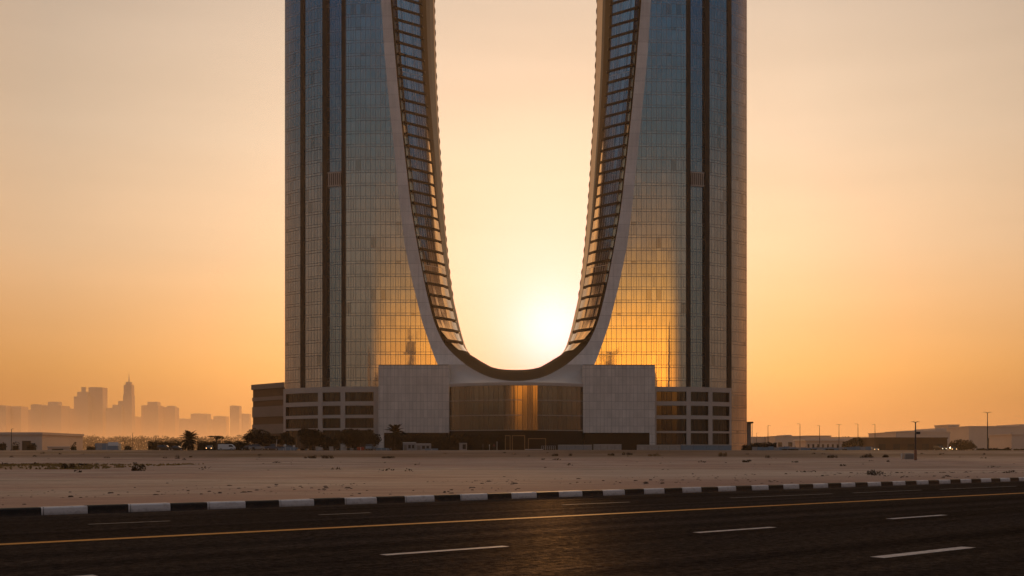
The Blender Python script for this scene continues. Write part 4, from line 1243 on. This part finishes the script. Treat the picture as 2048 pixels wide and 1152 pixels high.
# a person walking before the entrance
def person(px, Y, label, shirt, legs, ph):
    x, y, z = at(px, Y); o = empty('person', (x, y, z), label, 'person')
    J = {'pel': (0, 0, .93, .14), 'chest': (0, 0, 1.25, .17), 'neck': (0, 0, 1.48, .06), 'head': (0, -.01, 1.62, .095), 'crown': (0, 0, 1.70, .08),
         'hl': (-.1, 0, .88, .1), 'kl': (-.12, -.1 * ph, .5, .065), 'fl': (-.12, .12 * ph, .09, .045), 'tl': (-.12, .0 * ph, .04, .04),
         'hr': (.1, 0, .88, .1), 'kr': (.12, -.04, .48, .065), 'fr': (.13, -.16 * ph, .09, .045), 'tr': (.13, -.3 * ph, .04, .04),
         'sl': (-.19, 0, 1.4, .06), 'el': (-.25, .05, 1.12, .045), 'wl': (-.24, -.06, .88, .03), 'sr': (.19, 0, 1.4, .06), 'er': (.25, .04, 1.12, .045), 'wr': (.25, -.1, .9, .03)}
    E = [('pel', 'chest'), ('chest', 'neck'), ('neck', 'head'), ('head', 'crown'), ('pel', 'hl'), ('hl', 'kl'), ('kl', 'fl'), ('fl', 'tl'), ('pel', 'hr'), ('hr', 'kr'), ('kr', 'fr'), ('fr', 'tr'), ('chest', 'sl'), ('sl', 'el'), ('el', 'wl'), ('chest', 'sr'), ('sr', 'er'), ('er', 'wr')]
    ks = list(J); me = bpy.data.meshes.new('body'); me.from_pydata([J[k][:3] for k in ks], [(ks.index(a), ks.index(b)) for a, b in E], [])
    b = bpy.data.objects.new('body', me); COL.objects.link(b); b.parent = o
    md = b.modifiers.new('Skin', 'SKIN'); sub = b.modifiers.new('Sub', 'SUBSURF'); sub.levels = sub.render_levels = 1
    for i, k in enumerate(ks):
        me.skin_vertices[0].data[i].radius = (J[k][3], J[k][3] * .8); me.skin_vertices[0].data[i].use_root = (k == 'pel')
    mt, nt, bs = newmat('clothing_' + label[:6]); gg = N(nt)
    sp = gg.n('ShaderNodeSeparateXYZ'); gg.lk(gg.n('ShaderNodeTexCoord').outputs['Object'], sp.inputs[0])
    gg.lk(gg.ramp(gg.math('DIVIDE', sp.outputs[2], 2), [(0, legs), (.46, shirt), (.745, (.22, .12, .08)), (.83, (.02, .015, .01))], 'CONSTANT'), bs.inputs['Base Color'])
    me.materials.append(mt)
person(988, 301, 'person in a dark red top and dark trousers walking before the atrium', (.16, .02, .02), (.02, .015, .015), 1)
person(966, 302, 'person in dark clothes standing before the hedge, left of the person in red', (.03, .03, .03), (.03, .025, .02), .4)

# ---------------------------------------------------------------- low buildings far right and left
def bldg(name, px0, px1, Y, ytop, dep, label, mat, roof='far_roof', wins=0, steps=(), overh=.4, cat='building', door=0, roofh=.5):
    x0, x1 = PX(px0, Y), PX(px1, Y); h = PZ(ytop, Y) - GZ; w = x1 - x0
    o = empty(name, ((x0 + x1) / 2, Y, GZ), label, cat)
    mb = MB(); mb.box(-w / 2, w / 2, 0, dep, -.3, h - roofh); mb.build('wall', M[mat], o)
    mb = MB(); mb.box(-w / 2 - overh, w / 2 + overh, -overh, dep + overh, h - roofh, h); mb.build('roof', M[roof], o)
    for k in range(wins):
        a = -w / 2 + w * (k + .3) / wins; mb = MB(); mb.box(a, a + w / wins * .4, -.05, .02, h * .35, h * .62); mb.build('window', M['carglass'], o)
    for k in range(door):
        a = -w / 2 + w * (k + .5) / door; mb = MB(); mb.box(a - 1.6, a + 1.6, -.06, .02, -.2, h * .55); mb.build('door', M['darkmetal'], o)
    for (f0, f1, y_) in steps:
        hh = PZ(y_, Y) - GZ; mb = MB(); mb.box(-w / 2 + f0 * w, -w / 2 + f1 * w, dep * .1, dep * .8, h, hh); mb.build('rooftop_block', M[mat], o)
    return o
bldg('warehouse', -40, 84, 420, 864.5, 40, 'pale warehouse with a flat roof at the left edge', 'far_wall', 'far_wall', 0, door=2, roofh=.9)
bldg('low_building', 1504, 1552, 830, 873.5, 30, 'hazy low building just right of the right tower', 'far_wall', 'far_wall', 4)
bldg('low_building', 1550, 1611, 800, 871.8, 40, 'hazy wide low building behind the curved lamp post', 'far_wall', 'far_wall', 3, steps=((.4, .6, 869.5),))
bldg('low_building', 1611, 1662, 950, 871, 30, 'hazy grey building behind the long pale shed', 'far_wall', 'far_wall', 5)
bldg('long_shed', 1612, 1690, 640, 878.5, 25, 'long shed with a bright sheet roof behind the hoarding', 'far_wall', 'far_roof', 8, roofh=.8, overh=.8, cat='shed')
bldg('low_building', 1655, 1740, 1200, 874, 30, 'faint low building behind the brown trees', 'far_wall', 'far_wall', 4)
bldg('dark_shed', 1750, 1894, 540, 874.8, 30, 'dark brown flat-roofed shed in the right distance', 'far_dark', 'far_dark', 0, door=5, roofh=.6, cat='shed')
bldg('pale_hall', 1792, 1900, 780, 863.5, 60, 'pale stepped hall behind the dark brown shed', 'far_wall', 'far_wall', 6, steps=((.22, .5, 861), (.5, .8, 859.5), (.8, 1.0, 856)))
bldg('low_building', 1768, 1796, 900, 868, 30, 'small hazy building left of the pale stepped hall', 'far_wall', 'far_wall', 2)
bldg('pale_tower_block', 1896, 1918, 960, 849, 30, 'square hazy block rising above the right sheds', 'far_wall', 'far_wall', 0, roofh=1)
bldg('pale_hall', 1917, 1940, 960, 854, 40, 'hazy building between the square block and the big hall', 'far_wall', 'far_wall', 2)
bldg('big_hall', 1938, 2100, 900, 852, 60, 'large plain pale hall at the right edge', 'far_wall', 'far_wall', 0, door=2, steps=((.66, .9, 848),), roofh=1)
bldg('warehouse', 2023, 2100, 640, 868, 30, 'small grey warehouse before the large hall, right edge', 'far_wall', 'far_wall', 0, door=1)

# hazy skyline
def skyl(Y, segs, label, spire=None, name='skyscraper'):
    px0, px1 = segs[0][0], segs[0][1]; xc = PX((px0 + px1) / 2, Y)
    o = empty(name, (xc, Y, GZ), label, 'skyscraper')
    for k, (a, b, y) in enumerate(segs):
        x0, x1 = PX(a, Y) - xc, PX(b, Y) - xc; h = PZ(y, Y) - GZ; d_ = (x1 - x0) / 2
        mb = MB(); zb_ = 0 if k == 0 else (PZ(segs[k - 1][2], Y) - GZ)
        mb.box(x0, x1, -d_, d_, min(zb_, h - 5), h); mb.build('tower_shaft' if k == 0 else 'setback', M['haze_bldg'], o)
        if k == 0 and b - a > 12:
            mb = MB(); mb.box(x0 + d_ * .2, x1 - d_ * .9, -d_ * .5, d_ * .5, h, h + 6); mb.build('rooftop_plant', M['haze_bldg'], o)
    if spire:
        px, y0, y1, w = spire; x = PX(px, Y) - xc; z0, z1 = PZ(y0, Y) - GZ, PZ(y1, Y) - GZ
        mb = MB(); mb.tube([(x, 0, z0 - 4), (x, 0, z0 + (z1 - z0) * .35), (x, 0, z0 + (z1 - z0) * .55), (x, 0, z1)], [w, w * .55, w * .16, .6], 8); mb.build('spire', M['haze_bldg'], o)
    return o
YS = 15000
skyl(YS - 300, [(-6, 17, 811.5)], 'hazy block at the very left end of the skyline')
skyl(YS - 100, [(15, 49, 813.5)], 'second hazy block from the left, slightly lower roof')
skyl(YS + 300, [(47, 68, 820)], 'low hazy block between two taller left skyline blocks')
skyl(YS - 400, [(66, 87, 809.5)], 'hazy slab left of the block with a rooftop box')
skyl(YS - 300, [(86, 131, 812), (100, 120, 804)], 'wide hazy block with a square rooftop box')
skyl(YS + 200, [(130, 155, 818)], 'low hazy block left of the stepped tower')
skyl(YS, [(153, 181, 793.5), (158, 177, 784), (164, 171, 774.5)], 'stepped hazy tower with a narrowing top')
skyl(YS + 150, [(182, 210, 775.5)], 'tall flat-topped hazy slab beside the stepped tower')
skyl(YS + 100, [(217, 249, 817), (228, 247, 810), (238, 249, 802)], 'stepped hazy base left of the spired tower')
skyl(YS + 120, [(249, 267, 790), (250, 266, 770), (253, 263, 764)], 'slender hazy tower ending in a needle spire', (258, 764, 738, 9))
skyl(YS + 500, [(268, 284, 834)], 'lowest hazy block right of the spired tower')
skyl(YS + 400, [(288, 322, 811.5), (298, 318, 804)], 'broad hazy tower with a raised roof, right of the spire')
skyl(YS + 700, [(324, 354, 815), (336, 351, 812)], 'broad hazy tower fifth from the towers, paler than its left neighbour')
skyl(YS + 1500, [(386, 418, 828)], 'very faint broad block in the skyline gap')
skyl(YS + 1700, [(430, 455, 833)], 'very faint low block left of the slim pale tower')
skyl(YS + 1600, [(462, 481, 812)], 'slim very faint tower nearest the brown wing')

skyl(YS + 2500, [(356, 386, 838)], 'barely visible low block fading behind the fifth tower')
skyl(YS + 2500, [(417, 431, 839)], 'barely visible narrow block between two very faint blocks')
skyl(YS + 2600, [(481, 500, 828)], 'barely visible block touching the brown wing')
mb = MB(); rt = random.Random(77)
for px in range(70, 500, 3):
    Y = rt.uniform(1900, 2300); top = 876 - 7 * noise.noise(Vector((px * .03, 0, 0))) - 5 * noise.noise(Vector((px * .12, 3, 0))) - (3 if px > 150 else -3)
    h = PZ(top, Y) - GZ
    leafball(mb, (PX(px, Y), Y, GZ + h * .45), (7, 5, h * .55), 330, 1.5, px)
tag(mb.build('treeline', M['leaf']), 'hazy far-off line of trees below the skyline', 'trees', kind='stuff')
mb = MB()
for px in range(1500, 1800, 3):
    Y = rt.uniform(2000, 2300); top = 875 - 4 * noise.noise(Vector((px * .05, 7, 0)))
    h = PZ(top, Y) - GZ
    leafball(mb, (PX(px, Y), Y, GZ + h * .45), (8, 5, h * .55), 140, 2.0, px)
tag(mb.build('treeline', M['leaf']), 'hazy far-off line of trees right of the towers', 'trees', kind='stuff')

# city behind the viewer, seen mirrored in the curtain wall
def back_tower(px, dist, w, ytop, label, crane=0, y2=None):
    """stands where a mirror at the tower fronts shows it in column px"""
    L = 2 * D + dist; x = PX(px, L); z = (HY - ytop) / F * L + H
    o = empty('construction_tower', (x, -dist, 0), label, 'tower')
    mb = MB(); hw = w / 2
    mb.box(-hw, hw, -hw, hw, -.2, z * .86); mb.build('tower_shaft', M['wing'], o)
    mb = MB(); mb.box(-hw * .7, hw * .6, -hw * .6, hw * .6, z * .86, z * .94); mb.box(-hw * .35, hw * .3, -hw * .5, hw * .5, z * .94, z); mb.build('tower_top', M['wing'], o)
    if crane:
        mb = MB(); mb.box(hw * .9, hw * 1.15, -.6, .6, z * .5, z * 1.02); mb.box(-hw * 1.9, hw * 1.5, -.4, .4, z * .97, z * .99); mb.box(-hw * 1.6, -hw * 1.3, -.5, .5, z * .8, z * .97); mb.build('crane', M['darkmetal'], o)
    return o
back_tower(822, 420, 8.5, 662, 'slim unfinished tower behind the viewer, mirrored in the left facade', 0)
back_tower(1219, 420, 11, 703, 'short unfinished tower with cranes behind the viewer, mirrored in the right facade', 1)
back_tower(628, 500, 16, 690, 'brown tower behind the viewer mirrored in the left side glazing')
back_tower(716, 380, 30, 742, 'broad block behind the viewer mirrored low in the left facade')
back_tower(1345, 460, 20, 738, 'tower behind the viewer mirrored at the right facade edge')
back_tower(1540, 600, 16, 640, 'tall tower behind the viewer mirrored in the right blue strip')
back_tower(1055, 450, 7, 776, 'narrow block added behind the viewer to break up the reflection in the entrance pane', 1)  # unseen block, added to break up the glow mirrored in the entrance pane
back_tower(1120, 500, 40, 842, 'wide block behind the viewer mirrored in the atrium glass')
back_tower(930, 520, 46, 836, 'second wide block behind the viewer mirrored in the atrium glass')
